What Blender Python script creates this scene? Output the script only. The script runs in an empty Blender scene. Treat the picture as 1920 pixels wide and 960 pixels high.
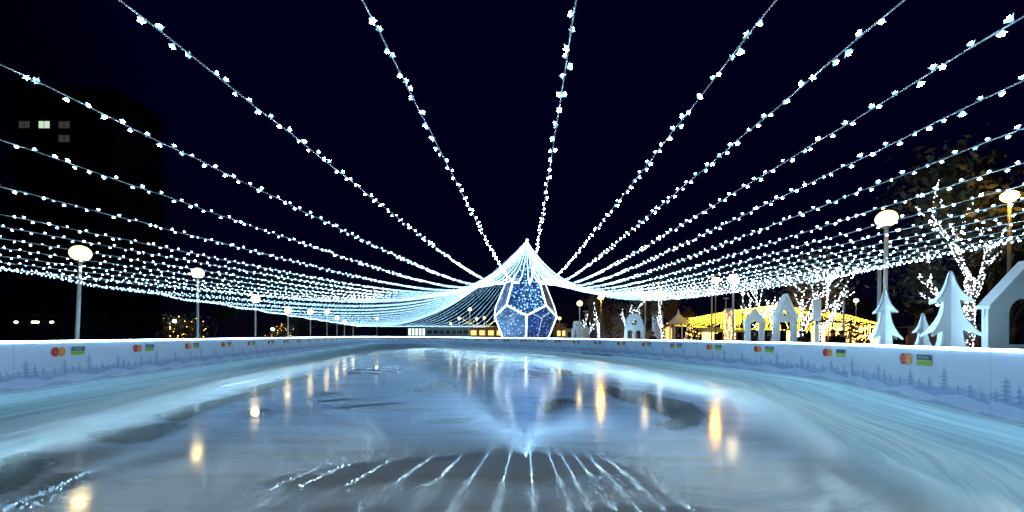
import bpy, bmesh, math, random
import numpy as np
from mathutils import Vector, Matrix
R = math.radians
rng = random.Random(7)
nrng = np.random.default_rng(7)
scene = bpy.context.scene
COL = scene.collection
F = 750.0; CAMH = 1.37; TILT = 0.00484

def hor(x): return 630.4 + TILT*(x-960)
def ray(x, y):
    u = x-960; v = 630.4-y
    return (u-TILT*v)/F, (v+TILT*u)/F
def at(x, y, Z):
    a, b = ray(x, y)
    return Vector((a*Z, Z, CAMH+b*Z))
def gr(x, y):
    a, b = ray(x, y)
    Z = -CAMH/b
    return (a*Z, Z)

# ------------------------------------------------------------------ materials
def mat(name, col, rough=0.6, metal=0.0, emit=None, es=0.0, noise=0.0, nscale=8.0, bump=0.0, sample=True):
    m = bpy.data.materials.new(name); m.use_nodes = True
    nt = m.node_tree; p = nt.nodes['Principled BSDF']
    p.inputs['Base Color'].default_value = (*col, 1)
    p.inputs['Roughness'].default_value = rough
    p.inputs['Metallic'].default_value = metal
    if emit:
        p.inputs['Emission Color'].default_value = (*emit, 1)
        p.inputs['Emission Strength'].default_value = es
    if noise or bump:
        tc = nt.nodes.new('ShaderNodeTexCoord')
        n = nt.nodes.new('ShaderNodeTexNoise'); n.inputs['Scale'].default_value = nscale
        n.inputs['Detail'].default_value = 5
        nt.links.new(tc.outputs['Object'], n.inputs['Vector'])
        if noise:
            r = nt.nodes.new('ShaderNodeMapRange')
            r.inputs[3].default_value = 1-noise; r.inputs[4].default_value = 1+noise
            mx = nt.nodes.new('ShaderNodeMix'); mx.data_type = 'RGBA'; mx.blend_type = 'MULTIPLY'
            mx.inputs[0].default_value = 1; mx.inputs[6].default_value = (*col, 1)
            nt.links.new(n.outputs['Fac'], r.inputs[0]); nt.links.new(r.outputs[0], mx.inputs[7])
            nt.links.new(mx.outputs[2], p.inputs['Base Color'])
        if bump:
            b = nt.nodes.new('ShaderNodeBump'); b.inputs['Strength'].default_value = bump
            nt.links.new(n.outputs['Fac'], b.inputs['Height']); nt.links.new(b.outputs[0], p.inputs['Normal'])
    if not sample: m.cycles.emission_sampling = 'NONE'
    return m

M = {}
M['bulb'] = mat('led_bulb', (.8,.9,.95), .3, emit=(.52,.82,1.0), es=62)
M['halo'] = mat('led_halo', (.5,.7,.8), .3, emit=(.22,.55,.88), es=1.0)  # bluish halo of the bulbs put into a faintly glowing cup
M['bulb_far'] = mat('led_bulb_small', (.8,.9,.95), .3, emit=(.33,.66,1.0), es=6.4)
M['bulb_tree'] = mat('tree_led', (.8,.9,.95), .3, emit=(.75,.9,1.0), es=9)
M['bulb_warm'] = mat('warm_led', (.9,.8,.5), .3, emit=(1.0,.68,.045), es=7.5)
M['bulb_amber'] = mat('amber_led', (.9,.7,.4), .3, emit=(1.0,.45,.10), es=16)
M['wire'] = mat('wire_white_pvc', (.46,.48,.52), .45)
M['wire_far'] = mat('wire_grey_pvc', (.26,.28,.32), .5)
M['cable'] = mat('steel_cable', (.35,.36,.38), .4, .7)
M['globe'] = mat('lamp_globe', (.9,.88,.8), .25, emit=(1.0,.80,.42), es=7)
_g = M['globe']; _nt = _g.node_tree; _p = _nt.nodes['Principled BSDF']
_lw = _nt.nodes.new('ShaderNodeLayerWeight'); _lw.inputs[0].default_value = .45
_cr = _nt.nodes.new('ShaderNodeValToRGB'); _nt.links.new(_lw.outputs['Facing'], _cr.inputs[0])
_cr.color_ramp.elements[0].color = (1,.76,.34,1); _cr.color_ramp.elements[1].color = (.12,.068,.014,1); _cr.color_ramp.elements[1].position = .95; _e = _cr.color_ramp.elements.new(.42); _e.color = (.36,.25,.075,1)
_nt.links.new(_cr.outputs[0], _p.inputs['Emission Color'])
M['sodium'] = mat('sodium_lamp', (.9,.7,.4), .3, emit=(1.0,.50,.05), es=60)
M['floodw'] = mat('flood_lens', (.9,.9,.85), .3, emit=(1.0,.9,.65), es=20)
M['pole'] = mat('grey_painted_steel', (.50,.50,.53), .5, noise=.12, nscale=4)
M['pole_dark'] = mat('dark_steel', (.16,.16,.17), .5, .3)
M['board'] = mat('board_vinyl', (.66,.73,.90), .42, noise=.10, nscale=1.7, bump=.25)
M['hill_a'] = mat('print_hill_blue', (.34,.44,.70), .42, noise=.12, nscale=3)
M['hill_b'] = mat('print_hill_pale', (.56,.65,.88), .42, noise=.12, nscale=3)
M['hill_c'] = mat('print_hill_mid', (.44,.54,.78), .42, noise=.12, nscale=3)
M['hill_d'] = mat('print_hill_light', (.64,.72,.90), .42, noise=.12, nscale=3)
M['ptree'] = mat('print_fir', (.30,.40,.64), .42, noise=.2, nscale=14)
M['footw'] = mat('white_foot_strip', (.85,.88,.92), .5)
M['ptree_far'] = mat('print_fir_far', (.44,.54,.76), .42, noise=.2, nscale=14)
M['psnow'] = mat('print_snow', (.74,.80,.92), .42)
M['red'] = mat('logo_red', (.62,.02,.025), .42)
M['orange'] = mat('logo_orange', (.80,.30,.03), .42)
M['redor'] = mat('logo_overlap', (.75,.12,.02), .42)
M['navy'] = mat('plaque_navy', (.012,.055,.13), .42)
M['lime'] = mat('plaque_lime', (.36,.56,.04), .42)
M['limed'] = mat('plaque_lime_print', (.20,.36,.03), .42)
M['pale'] = mat('plaque_letters', (.62,.72,.80), .42)
M['strip'] = mat('led_strip', (.9,.95,1), .3, emit=(.46,.82,1.0), es=19)
M['ply'] = mat('white_painted_plywood', (.84,.87,.93), .55, noise=.10, nscale=3, bump=.05)
M['plyedge'] = mat('plywood_edge', (.28,.30,.34), .7)
M['wood'] = mat('warm_wood', (.38,.22,.10), .6, noise=.25, nscale=5)
M['wood_dark'] = mat('dark_wood', (.10,.06,.04), .7, noise=.25, nscale=5)
M['warmglass'] = mat('lit_window', (.8,.6,.3), .3, emit=(1.0,.55,.14), es=.8)
M['stall_glow'] = mat('stall_interior_glow', (.8,.6,.3), .3, emit=(1.0,.60,.16), es=2.0)  # warm interior light of the stalls, as emission
M['coolglass'] = mat('lit_cool_window', (.7,.8,.8), .3, emit=(.75,.95,.85), es=.7)
M['flatwin'] = mat('lit_flat_window', (.6,.7,.6), .3, emit=(.75,1.0,.70), es=.35)
M['flatdim'] = mat('dim_flat_window', (.3,.3,.3), .3, emit=(.8,.75,.6), es=.02)
M['darkglass'] = mat('unlit_window', (.02,.02,.025), .1)
M['concrete'] = mat('dark_concrete', (.025,.03,.05), .8, noise=.2, nscale=.4)
M['render'] = mat('beige_render', (.50,.44,.38), .8, noise=.1)
M['teal'] = mat('pale_teal_panel', (.38,.52,.56), .6, noise=.2, nscale=2)
M['tent'] = mat('purple_lit_tent_fabric', (.34,.33,.55), .7, noise=.15, nscale=.8)  # white fabric, the purple lighting is put into its colour
M['tentblue'] = mat('tent_star_print', (.06,.08,.22), .7)
M['awning'] = mat('cream_awning', (.70,.62,.50), .7)
M['redaw'] = mat('brown_red_panel', (.20,.05,.03), .7)
M['bark'] = mat('bark', (.10,.075,.06), .9, noise=.3, nscale=12, bump=.4)
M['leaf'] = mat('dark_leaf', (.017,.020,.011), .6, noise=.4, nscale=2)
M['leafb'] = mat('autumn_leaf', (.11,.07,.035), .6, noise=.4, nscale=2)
M['fir'] = mat('fir_needles', (.035,.06,.035), .7, noise=.4, nscale=3)
M['cloth'] = mat('dark_coat', (.02,.02,.025), .8)
M['cloth2'] = mat('brown_coat', (.06,.035,.025), .8)
M['skin'] = mat('skin', (.45,.28,.20), .5)
M['hat'] = mat('knit_hat', (.05,.04,.06), .9)
M['rubber'] = mat('black_rubber', (.015,.015,.017), .6)
M['edge'] = mat('lit_edge_tube', (.9,.95,1), .3, emit=(.72,.92,1.0), es=1.7)
M['mast'] = mat('mast_steel', (.35,.40,.48), .4, .4)

def led_net(name, dots, back, dens, est, trans):
    m = bpy.data.materials.new(name); m.use_nodes = True
    nt = m.node_tree; N = nt.nodes; L = nt.links
    p = N['Principled BSDF']; out = N['Material Output']
    p.inputs['Base Color'].default_value = (*back, 1); p.inputs['Roughness'].default_value = .7
    tc = N.new('ShaderNodeTexCoord')
    v = N.new('ShaderNodeTexVoronoi'); v.inputs['Scale'].default_value = dens
    L.new(tc.outputs['Object'], v.inputs['Vector'])
    lt = N.new('ShaderNodeMapRange'); lt.inputs[1].default_value = .30; lt.inputs[2].default_value = .16
    lt.inputs[3].default_value = 0; lt.inputs[4].default_value = 1
    L.new(v.outputs['Distance'], lt.inputs[0])
    sep = N.new('ShaderNodeSeparateColor'); L.new(v.outputs['Color'], sep.inputs[0])
    mu = N.new('ShaderNodeMath'); mu.operation = 'MULTIPLY'; L.new(lt.outputs[0], mu.inputs[0]); L.new(sep.outputs[0], mu.inputs[1])
    mu2 = N.new('ShaderNodeMath'); mu2.operation = 'MULTIPLY'; mu2.inputs[1].default_value = est; L.new(mu.outputs[0], mu2.inputs[0])
    p.inputs['Emission Color'].default_value = (*dots, 1); L.new(mu2.outputs[0], p.inputs['Emission Strength'])
    tr = N.new('ShaderNodeBsdfTransparent'); mx = N.new('ShaderNodeMixShader')
    n2 = N.new('ShaderNodeTexNoise'); n2.inputs['Scale'].default_value = 14; L.new(tc.outputs['Object'], n2.inputs['Vector'])
    mr = N.new('ShaderNodeMapRange'); mr.inputs[1].default_value = .3; mr.inputs[2].default_value = .7
    mr.inputs[3].default_value = max(0, trans-.25); mr.inputs[4].default_value = min(1, trans+.2)
    L.new(n2.outputs['Fac'], mr.inputs[0])
    inv = N.new('ShaderNodeMath'); inv.operation = 'SUBTRACT'; inv.use_clamp = True
    L.new(mr.outputs[0], inv.inputs[0]); L.new(lt.outputs[0], inv.inputs[1])
    L.new(inv.outputs[0], mx.inputs[0]); L.new(p.outputs[0], mx.inputs[1]); L.new(tr.outputs[0], mx.inputs[2])
    L.new(mx.outputs[0], out.inputs[0])
    m.cycles.emission_sampling = 'NONE'
    return m
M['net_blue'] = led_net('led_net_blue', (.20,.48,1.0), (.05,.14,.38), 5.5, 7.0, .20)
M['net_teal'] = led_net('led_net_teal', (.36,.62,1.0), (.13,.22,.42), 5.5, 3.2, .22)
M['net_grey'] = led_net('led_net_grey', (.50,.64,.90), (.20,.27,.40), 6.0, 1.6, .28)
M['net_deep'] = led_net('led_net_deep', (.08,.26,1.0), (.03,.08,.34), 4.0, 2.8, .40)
M['net_dim'] = led_net('led_net_dim', (.40,.42,.6), (.18,.18,.24), 6.0, .35, .30)

# ------------------------------------------------------------------ mesh builder
class MB:
    def __init__(s): s.v = []; s.f = []; s.mi = []; s.mats = []
    def _m(s, m):
        if m not in s.mats: s.mats.append(m)
        return s.mats.index(m)
    def add(s, vs, fs, m):
        o = len(s.v); s.v.extend([tuple(v) for v in vs]); i = s._m(m)
        for f in fs: s.f.append(tuple(a+o for a in f)); s.mi.append(i)
        return s
    def box(s, c, d, m, rz=0):
        cx, cy, cz = c; x, y, z = d[0]/2, d[1]/2, d[2]/2
        ca, sa = math.cos(rz), math.sin(rz)
        vs = []
        for k in (-z, z):
            for a, b in ((-x,-y),(x,-y),(x,y),(-x,y)):
                vs.append((cx+a*ca-b*sa, cy+a*sa+b*ca, cz+k))
        return s.add(vs, [(3,2,1,0),(4,5,6,7),(0,1,5,4),(1,2,6,5),(2,3,7,6),(3,0,4,7)], m)
    def tube(s, pts, rad, m, n=8, caps=True):
        pts = [Vector(p) for p in pts]
        if not hasattr(rad, '__len__'): rad = [rad]*len(pts)
        vs = []; fs = []
        up = Vector((0.03, 0.02, 1))
        for i, p in enumerate(pts):
            t = (pts[min(i+1, len(pts)-1)]-pts[max(i-1, 0)]).normalized()
            a = t.cross(Vector((0,1,0)) if abs(t.z) > .95 else up).normalized(); b = t.cross(a)
            for k in range(n):
                an = 2*math.pi*k/n
                vs.append(p+(a*math.cos(an)+b*math.sin(an))*rad[i])
        for i in range(len(pts)-1):
            for k in range(n):
                fs.append((i*n+k, i*n+(k+1) % n, (i+1)*n+(k+1) % n, (i+1)*n+k))
        if caps:
            fs.append(tuple(range(n-1, -1, -1))); fs.append(tuple((len(pts)-1)*n+k for k in range(n)))
        return s.add(vs, fs, m)
    def ball(s, c, r, m, seg=20, ring=12, sz=1.0):
        vs = [(c[0], c[1], c[2]+r*sz)]; fs = []
        for i in range(1, ring):
            th = math.pi*i/ring
            for k in range(seg):
                ph = 2*math.pi*k/seg
                vs.append((c[0]+r*math.sin(th)*math.cos(ph), c[1]+r*math.sin(th)*math.sin(ph), c[2]+r*sz*math.cos(th)))
        vs.append((c[0], c[1], c[2]-r*sz))
        for k in range(seg): fs.append((0, 1+k, 1+(k+1) % seg))
        for i in range(ring-2):
            for k in range(seg):
                a = 1+i*seg+k; b = 1+i*seg+(k+1) % seg
                fs.append((a, a+seg, b+seg, b))
        l = len(vs)-1; o = 1+(ring-2)*seg
        for k in range(seg): fs.append((o+k, l, o+(k+1) % seg))
        return s.add(vs, fs, m)
    def prism(s, outline, y0, y1, m, me=None, tf=None):
        """outline in (x,z), extruded along y from y0 to y1; tf maps a point"""
        n = len(outline)
        vs = [Vector((x, y0, z)) for x, z in outline]+[Vector((x, y1, z)) for x, z in outline]
        if tf: vs = [tf @ v for v in vs]
        s.add(vs, [tuple(range(n)), tuple(range(2*n-1, n-1, -1))], m)
        s.add(vs, [(i, i+n, (i+1) % n+n, (i+1) % n) for i in range(n)], me or m)
        return s
    def build(s, name, parent=None, smooth=False, loc=None):
        me = bpy.data.meshes.new(name)
        me.from_pydata(s.v, [], s.f)
        for m in s.mats: me.materials.append(M[m])
        me.polygons.foreach_set('material_index', s.mi)
        if smooth: me.polygons.foreach_set('use_smooth', [True]*len(s.f))
        me.update()
        o = bpy.data.objects.new(name, me); COL.objects.link(o)
        if parent: o.parent = parent
        if loc: o.location = loc
        return o

def tag(o, label=None, cat=None, group=None, kind=None):
    if label: o['label'] = label
    if cat: o['category'] = cat
    if group: o['group'] = group
    if kind: o['kind'] = kind
    return o
def empty(name, loc=(0,0,0), rz=0):
    o = bpy.data.objects.new(name, None); COL.objects.link(o)
    o.location = loc; o.rotation_euler.z = rz; o.empty_display_size = .2
    return o
ORD = ['first','second','third','fourth','fifth','sixth','seventh','eighth','ninth','tenth','eleventh','twelfth','thirteenth','fourteenth',
       'fifteenth','sixteenth','seventeenth','eighteenth','nineteenth','twentieth']

# ------------------------------------------------------------------ rink outline
ctrl = [(-10.1,3.0),(-10.79,6.0)]+[(-9.4-.232*z, z) for z in (9.27,15,25,35,45,55,63,67)]+[
    (-24.2,69.3),(-21.5,70.4),(-17,70.4),(-13.2,69.3),(-11.0,65.5),(-9.6,59),(-7.2,53),(-3.8,47.6),(2.1,39.5),(5.8,31.8),(7.6,27.0),
    (9.1,20.1),(9.75,16.2),(9.95,13.8),(9.8,11.8),(9.35,10.4),(8.78,8.86),(8.3,7.3),(7.95,6.2),(7.1,3.9),(5.2,1.2),(2.4,-.4),(-1.2,-1.0),(-5.2,-.6),(-8.6,.8)]
def catmull(P, per=24):
    n = len(P); out = []
    for i in range(n):
        p0, p1, p2, p3 = (np.array(P[(i+k-1) % n]) for k in range(4))
        d1 = np.linalg.norm(p1-p0)**.5; d2 = np.linalg.norm(p2-p1)**.5; d3 = np.linalg.norm(p3-p2)**.5
        m1 = d2*((p1-p0)/d1-(p2-p0)/(d1+d2)+(p2-p1)/d2); m2 = d2*((p2-p1)/d2-(p3-p1)/(d2+d3)+(p3-p2)/d3)
        for k in range(per):
            t = k/per
            out.append((2*t**3-3*t**2+1)*p1+(t**3-2*t**2+t)*m1+(-2*t**3+3*t**2)*p2+(t**3-t**2)*m2)
    return np.array(out)
WP = catmull(ctrl)
_seg = np.linalg.norm(np.roll(WP, -1, 0)-WP, axis=1)
WS = np.concatenate([[0], np.cumsum(_seg)]); WL = WS[-1]
WPc = np.vstack([WP, WP[:1]])
def wall(s, h=0, off=0):
    s = s % WL
    x = np.interp(s, WS, WPc[:,0]); y = np.interp(s, WS, WPc[:,1])
    e = .25
    tx = np.interp((s+e) % WL, WS, WPc[:,0])-np.interp((s-e) % WL, WS, WPc[:,0])
    ty = np.interp((s+e) % WL, WS, WPc[:,1])-np.interp((s-e) % WL, WS, WPc[:,1])
    l = math.hypot(tx, ty); nx, ny = ty/l, -tx/l     # inward (path runs clockwise seen from above)
    return (x+nx*off, y+ny*off, h)
def s_near(p): return WS[int(np.argmin(np.hypot(WP[:,0]-p[0], WP[:,1]-p[1])))]

# ------------------------------------------------------------------ ice
def poly_sd(P, poly):
    """signed distance, positive inside"""
    poly = np.array(poly); d = np.full(len(P), 1e9); ins = np.zeros(len(P), bool)
    for a, b in zip(poly, np.roll(poly, -1, 0)):
        ab = b-a; t = np.clip(((P-a) @ ab)/max(ab @ ab, 1e-9), 0, 1)
        d = np.minimum(d, np.linalg.norm(P-(a+t[:,None]*ab), axis=1))
        c = (a[1] > P[:,1]) != (b[1] > P[:,1])
        with np.errstate(divide='ignore', invalid='ignore'):
            xi = (b[0]-a[0])*(P[:,1]-a[1])/(b[1]-a[1])+a[0]
        ins ^= c & (P[:,0] < xi)
    return np.where(ins, d, -d)
NS, NR = 720, 110
ring = []
for i in range(NS):
    x, y, _ = wall(WL*i/NS, 0, -.03)
    q = min(max((y-3)/(56-3), 0), 1)
    cx, cy = -1+q*(-14.5), 3+q*53
    ring.append((x, y, cx, cy))
ring = np.array(ring)
T = np.linspace(0, 1, NR)
V = ring[:,None,:2]*(1-T[None,:,None])+ring[:,None,2:]*T[None,:,None]
IV = V.reshape(-1, 2)
fs = []
for i in range(NS):
    j = (i+1) % NS
    for k in range(NR-1):
        fs.append((i*NR+k, i*NR+k+1, j*NR+k+1, j*NR+k))
me = bpy.data.meshes.new('ice')
me.from_pydata([(a, b, 0.0) for a, b in IV], [], fs); me.update()
me.polygons.foreach_set('use_smooth', [True]*len(fs))
wetpoly = [gr(*p) for p in [(0,850),(60,838),(165,803),(235,776),(330,748),(430,716),(560,688),(660,668),(720,657),(800,652),(860,655),(920,658),(1000,664),(1100,675),(1200,694),(1300,716),(1370,738),(1430,772),(1500,812),(1580,850),(1660,890),(1740,935)]]+[(3.0,2.2),(2.5,.6),(-2.5,.6),(-5.0,2.2)]
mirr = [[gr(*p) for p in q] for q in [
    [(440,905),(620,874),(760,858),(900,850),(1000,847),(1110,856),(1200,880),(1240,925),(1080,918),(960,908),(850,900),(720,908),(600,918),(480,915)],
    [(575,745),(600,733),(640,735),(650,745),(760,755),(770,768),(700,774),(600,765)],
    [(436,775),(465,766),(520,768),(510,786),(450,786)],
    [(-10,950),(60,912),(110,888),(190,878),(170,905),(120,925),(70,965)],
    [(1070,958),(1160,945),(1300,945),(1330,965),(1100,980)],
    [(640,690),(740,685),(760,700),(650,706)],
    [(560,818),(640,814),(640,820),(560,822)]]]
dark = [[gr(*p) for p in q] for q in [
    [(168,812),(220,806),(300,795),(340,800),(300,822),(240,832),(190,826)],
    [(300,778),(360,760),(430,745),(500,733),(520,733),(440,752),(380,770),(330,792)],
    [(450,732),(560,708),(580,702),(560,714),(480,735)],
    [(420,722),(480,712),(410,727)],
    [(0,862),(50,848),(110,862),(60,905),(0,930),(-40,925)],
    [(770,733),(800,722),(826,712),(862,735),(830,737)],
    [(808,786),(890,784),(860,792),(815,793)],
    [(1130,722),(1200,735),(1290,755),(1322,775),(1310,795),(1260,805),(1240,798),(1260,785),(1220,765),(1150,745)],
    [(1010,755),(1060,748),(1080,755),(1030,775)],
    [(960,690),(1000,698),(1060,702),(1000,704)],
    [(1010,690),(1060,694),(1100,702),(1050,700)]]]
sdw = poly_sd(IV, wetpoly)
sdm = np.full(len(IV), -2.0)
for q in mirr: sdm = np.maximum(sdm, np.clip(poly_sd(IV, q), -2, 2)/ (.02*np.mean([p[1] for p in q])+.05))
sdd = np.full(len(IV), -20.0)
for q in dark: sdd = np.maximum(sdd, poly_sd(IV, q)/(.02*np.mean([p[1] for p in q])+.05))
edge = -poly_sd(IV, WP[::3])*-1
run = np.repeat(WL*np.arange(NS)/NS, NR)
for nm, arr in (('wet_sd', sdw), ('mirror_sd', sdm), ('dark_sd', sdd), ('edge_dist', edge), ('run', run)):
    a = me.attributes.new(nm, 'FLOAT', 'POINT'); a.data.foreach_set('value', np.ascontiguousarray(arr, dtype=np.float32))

def ice_material():
    m = bpy.data.materials.new('rink_ice'); m.use_nodes = True
    nt = m.node_tree; N = nt.nodes; L = nt.links; p = N['Principled BSDF']
    def attr(n):
        a = N.new('ShaderNodeAttribute'); a.attribute_name = n; return a.outputs['Fac']
    def math_(op, a, b=None, clamp=False):
        x = N.new('ShaderNodeMath'); x.operation = op; x.use_clamp = clamp
        for i, q in enumerate((a, b)):
            if q is None: continue
            if isinstance(q, (int, float)): x.inputs[i].default_value = q
            else: L.new(q, x.inputs[i])
        return x.outputs[0]
    def rng_(v, a, b, c=0, d=1, smooth=True):
        x = N.new('ShaderNodeMapRange'); x.interpolation_type = 'SMOOTHSTEP' if smooth else 'LINEAR'
        for i, q in enumerate((a, b, c, d)): x.inputs[i+1].default_value = q
        L.new(v, x.inputs[0]); return x.outputs[0]
    def noise(vec, scale, det=4, rough=.55, dist=0):
        n = N.new('ShaderNodeTexNoise'); n.inputs['Scale'].default_value = scale; n.inputs['Detail'].default_value = det
        n.inputs['Roughness'].default_value = rough; n.inputs['Distortion'].default_value = dist
        L.new(vec, n.inputs['Vector']); return n.outputs['Fac']
    def mixc(f, a, b):
        x = N.new('ShaderNodeMix'); x.data_type = 'RGBA'
        if isinstance(f, float): x.inputs[0].default_value = f
        else: L.new(f, x.inputs[0])
        for i, q in ((6, a), (7, b)):
            if isinstance(q, tuple): x.inputs[i].default_value = (*q, 1)
            else: L.new(q, x.inputs[i])
        return x.outputs[2]
    def mixf(f, a, b):
        x = N.new('ShaderNodeMix'); L.new(f, x.inputs[0])
        for i, q in ((2, a), (3, b)):
            if isinstance(q, (int, float)): x.inputs[i].default_value = q
            else: L.new(q, x.inputs[i])
        return x.outputs[0]
    tc = N.new('ShaderNodeTexCoord'); P = tc.outputs['Object']
    cmb = N.new('ShaderNodeCombineXYZ')
    e = attr('edge_dist'); wsd = attr('wet_sd')
    wob = noise(P, .35, 3)
    L.new(math_('ADD', math_('MULTIPLY', e, 1.0), math_('MULTIPLY', wob, .55)), cmb.inputs[0])
    L.new(math_('MULTIPLY', attr('run'), .035), cmb.inputs[1])
    streak = noise(cmb.outputs[0], 4.5, 7, .66)
    streak2 = noise(cmb.outputs[0], 16.0, 4, .6)
    # tracks left by skates and the resurfacing machine through the middle
    mp = N.new('ShaderNodeMapping'); mp.inputs['Scale'].default_value = (.10, 1.3, 1); mp.inputs['Rotation'].default_value = (0, 0, R(8))
    L.new(P, mp.inputs['Vector'])
    sweep = noise(mp.outputs[0], 2.2, 6, .62, .6)
    big = noise(P, .33, 4, .55)
    fine = noise(P, 9.0, 4, .6)
    wet = rng_(math_('ADD', math_('ADD', wsd, math_('MULTIPLY', math_('SUBTRACT', streak, .5), 1.5)), math_('MULTIPLY', math_('SUBTRACT', noise(P, .30, 1, .4), .5), .9)), -.8, 1.0)
    ridge = rng_(math_('ABSOLUTE', math_('ADD', math_('ADD', wsd, .95), math_('MULTIPLY', math_('SUBTRACT', streak, .5), 1.5))), 0.0, .95, 1, 0)
    ridge = math_('MULTIPLY', ridge, rng_(streak2, .25, .60, .35, 1))
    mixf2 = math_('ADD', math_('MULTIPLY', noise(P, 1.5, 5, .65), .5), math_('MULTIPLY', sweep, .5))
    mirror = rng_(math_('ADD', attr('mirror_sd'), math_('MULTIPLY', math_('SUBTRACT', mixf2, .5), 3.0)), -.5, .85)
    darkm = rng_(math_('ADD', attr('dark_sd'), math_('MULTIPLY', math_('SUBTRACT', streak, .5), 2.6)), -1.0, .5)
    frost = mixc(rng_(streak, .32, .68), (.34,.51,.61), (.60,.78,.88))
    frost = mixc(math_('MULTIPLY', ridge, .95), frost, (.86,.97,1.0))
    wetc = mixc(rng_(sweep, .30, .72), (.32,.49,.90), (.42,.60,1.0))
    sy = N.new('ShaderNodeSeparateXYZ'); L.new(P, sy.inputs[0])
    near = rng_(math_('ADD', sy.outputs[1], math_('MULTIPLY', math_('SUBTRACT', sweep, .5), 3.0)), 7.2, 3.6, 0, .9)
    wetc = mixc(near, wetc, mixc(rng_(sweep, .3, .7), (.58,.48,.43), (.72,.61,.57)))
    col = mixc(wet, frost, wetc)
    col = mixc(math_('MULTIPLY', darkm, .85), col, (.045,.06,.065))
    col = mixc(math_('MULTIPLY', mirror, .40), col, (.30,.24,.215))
    # arcs left by skates and the resurfacing machine: streaks that run round a few turning points
    def arcs(cx, cy, fr, fa, det, seed):
        m_ = N.new('ShaderNodeMapping'); m_.inputs['Location'].default_value = (-cx,-cy,0); L.new(P, m_.inputs['Vector'])
        q = N.new('ShaderNodeSeparateXYZ'); L.new(m_.outputs[0], q.inputs[0])
        rr_ = math_('SQRT', math_('ADD', math_('MULTIPLY', q.outputs[0], q.outputs[0]), math_('MULTIPLY', q.outputs[1], q.outputs[1])))
        an = math_('ARCTAN2', q.outputs[0], math_('MULTIPLY', q.outputs[1], -1.0))
        c_ = N.new('ShaderNodeCombineXYZ'); L.new(math_('MULTIPLY', math_('ADD', rr_, math_('MULTIPLY', wob, .8)), fr), c_.inputs[0]); L.new(math_('MULTIPLY', an, fa), c_.inputs[1]); c_.inputs[2].default_value = seed
        return noise(c_.outputs[0], 1.0, det, .68)
    a1 = arcs(-1.4, 10.5, 1.5, 1.1, 8, 1.3)
    a2 = arcs(5.0, 17.0, 1.3, 1.6, 8, 5.1)
    a3 = arcs(-9.0, 24.0, 1.1, 2.2, 8, 9.7)
    asel = rng_(noise(P, .16, 2), .42, .58)
    arc = mixf(asel, math_('MAXIMUM', a1, math_('MULTIPLY', a3, .93)), math_('MAXIMUM', a2, math_('MULTIPLY', a1, .93)))
    scratch = rng_(arcs(2.0, 9.0, 14.0, .9, 3, 3.3), .66, .72)
    scratch = math_('MULTIPLY', scratch, rng_(fine, .40, .58))
    col = mixc(math_('MULTIPLY', rng_(arc, .56, .70), math_('MULTIPLY', wet, .60)), col, (.52,.70,1.0))
    col = mixc(math_('MULTIPLY', rng_(arc, .50, .38), math_('MULTIPLY', wet, .55)), col, (.14,.18,.25))
    col = mixc(math_('MULTIPLY', scratch, .35), col, (.80,.88,.95))
    L.new(col, p.inputs['Base Color'])
    rw = rng_(sweep, .30, .72, .10, .165)
    rough = mixf(wet, .25, rw)
    L.new(math_('MULTIPLY', rng_(wet, .0, .75), .5), p.inputs['Specular IOR Level'])
    rough = math_('MULTIPLY', rough, math_('SUBTRACT', 1.0, math_('MULTIPLY', near, .25)))
    rough = mixf(darkm, rough, .12)
    rough = mixf(mirror, rough, .006)
    rough = mixf(math_('MULTIPLY', math_('MULTIPLY', rng_(arc, .52, .68), wet), .6), rough, .25)
    L.new(rough, p.inputs['Roughness'])
    p.inputs['IOR'].default_value = 1.65
    b = N.new('ShaderNodeBump'); b.inputs['Distance'].default_value = .012
    hgt = math_('ADD', math_('ADD', math_('MULTIPLY', streak2, .6), math_('MULTIPLY', fine, .3)), math_('MULTIPLY', arc, .9))
    bs = mixf(wet, .55, .10)
    bs = mixf(mirror, bs, .015)
    L.new(bs, b.inputs['Strength']); L.new(hgt, b.inputs['Height']); L.new(b.outputs[0], p.inputs['Normal'])
    return m
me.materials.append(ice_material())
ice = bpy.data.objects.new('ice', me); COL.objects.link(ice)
tag(ice, 'wet blue white skating ice with puddles and curved tracks', 'ice rink', kind='structure')

g = MB(); S = 900
g.add([(-S,-S,-.06),(S,-S,-.06),(S,S,-.06),(-S,S,-.06)], [(0,1,2,3)], 'concrete')
M['paving'] = mat('dark_paving', (.07,.07,.075), .7, noise=.35, nscale=.8, bump=.2)
g.mats = ['paving']
tag(g.build('ground'), 'dark snow dusted paving around the rink', 'ground', kind='structure')

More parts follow.
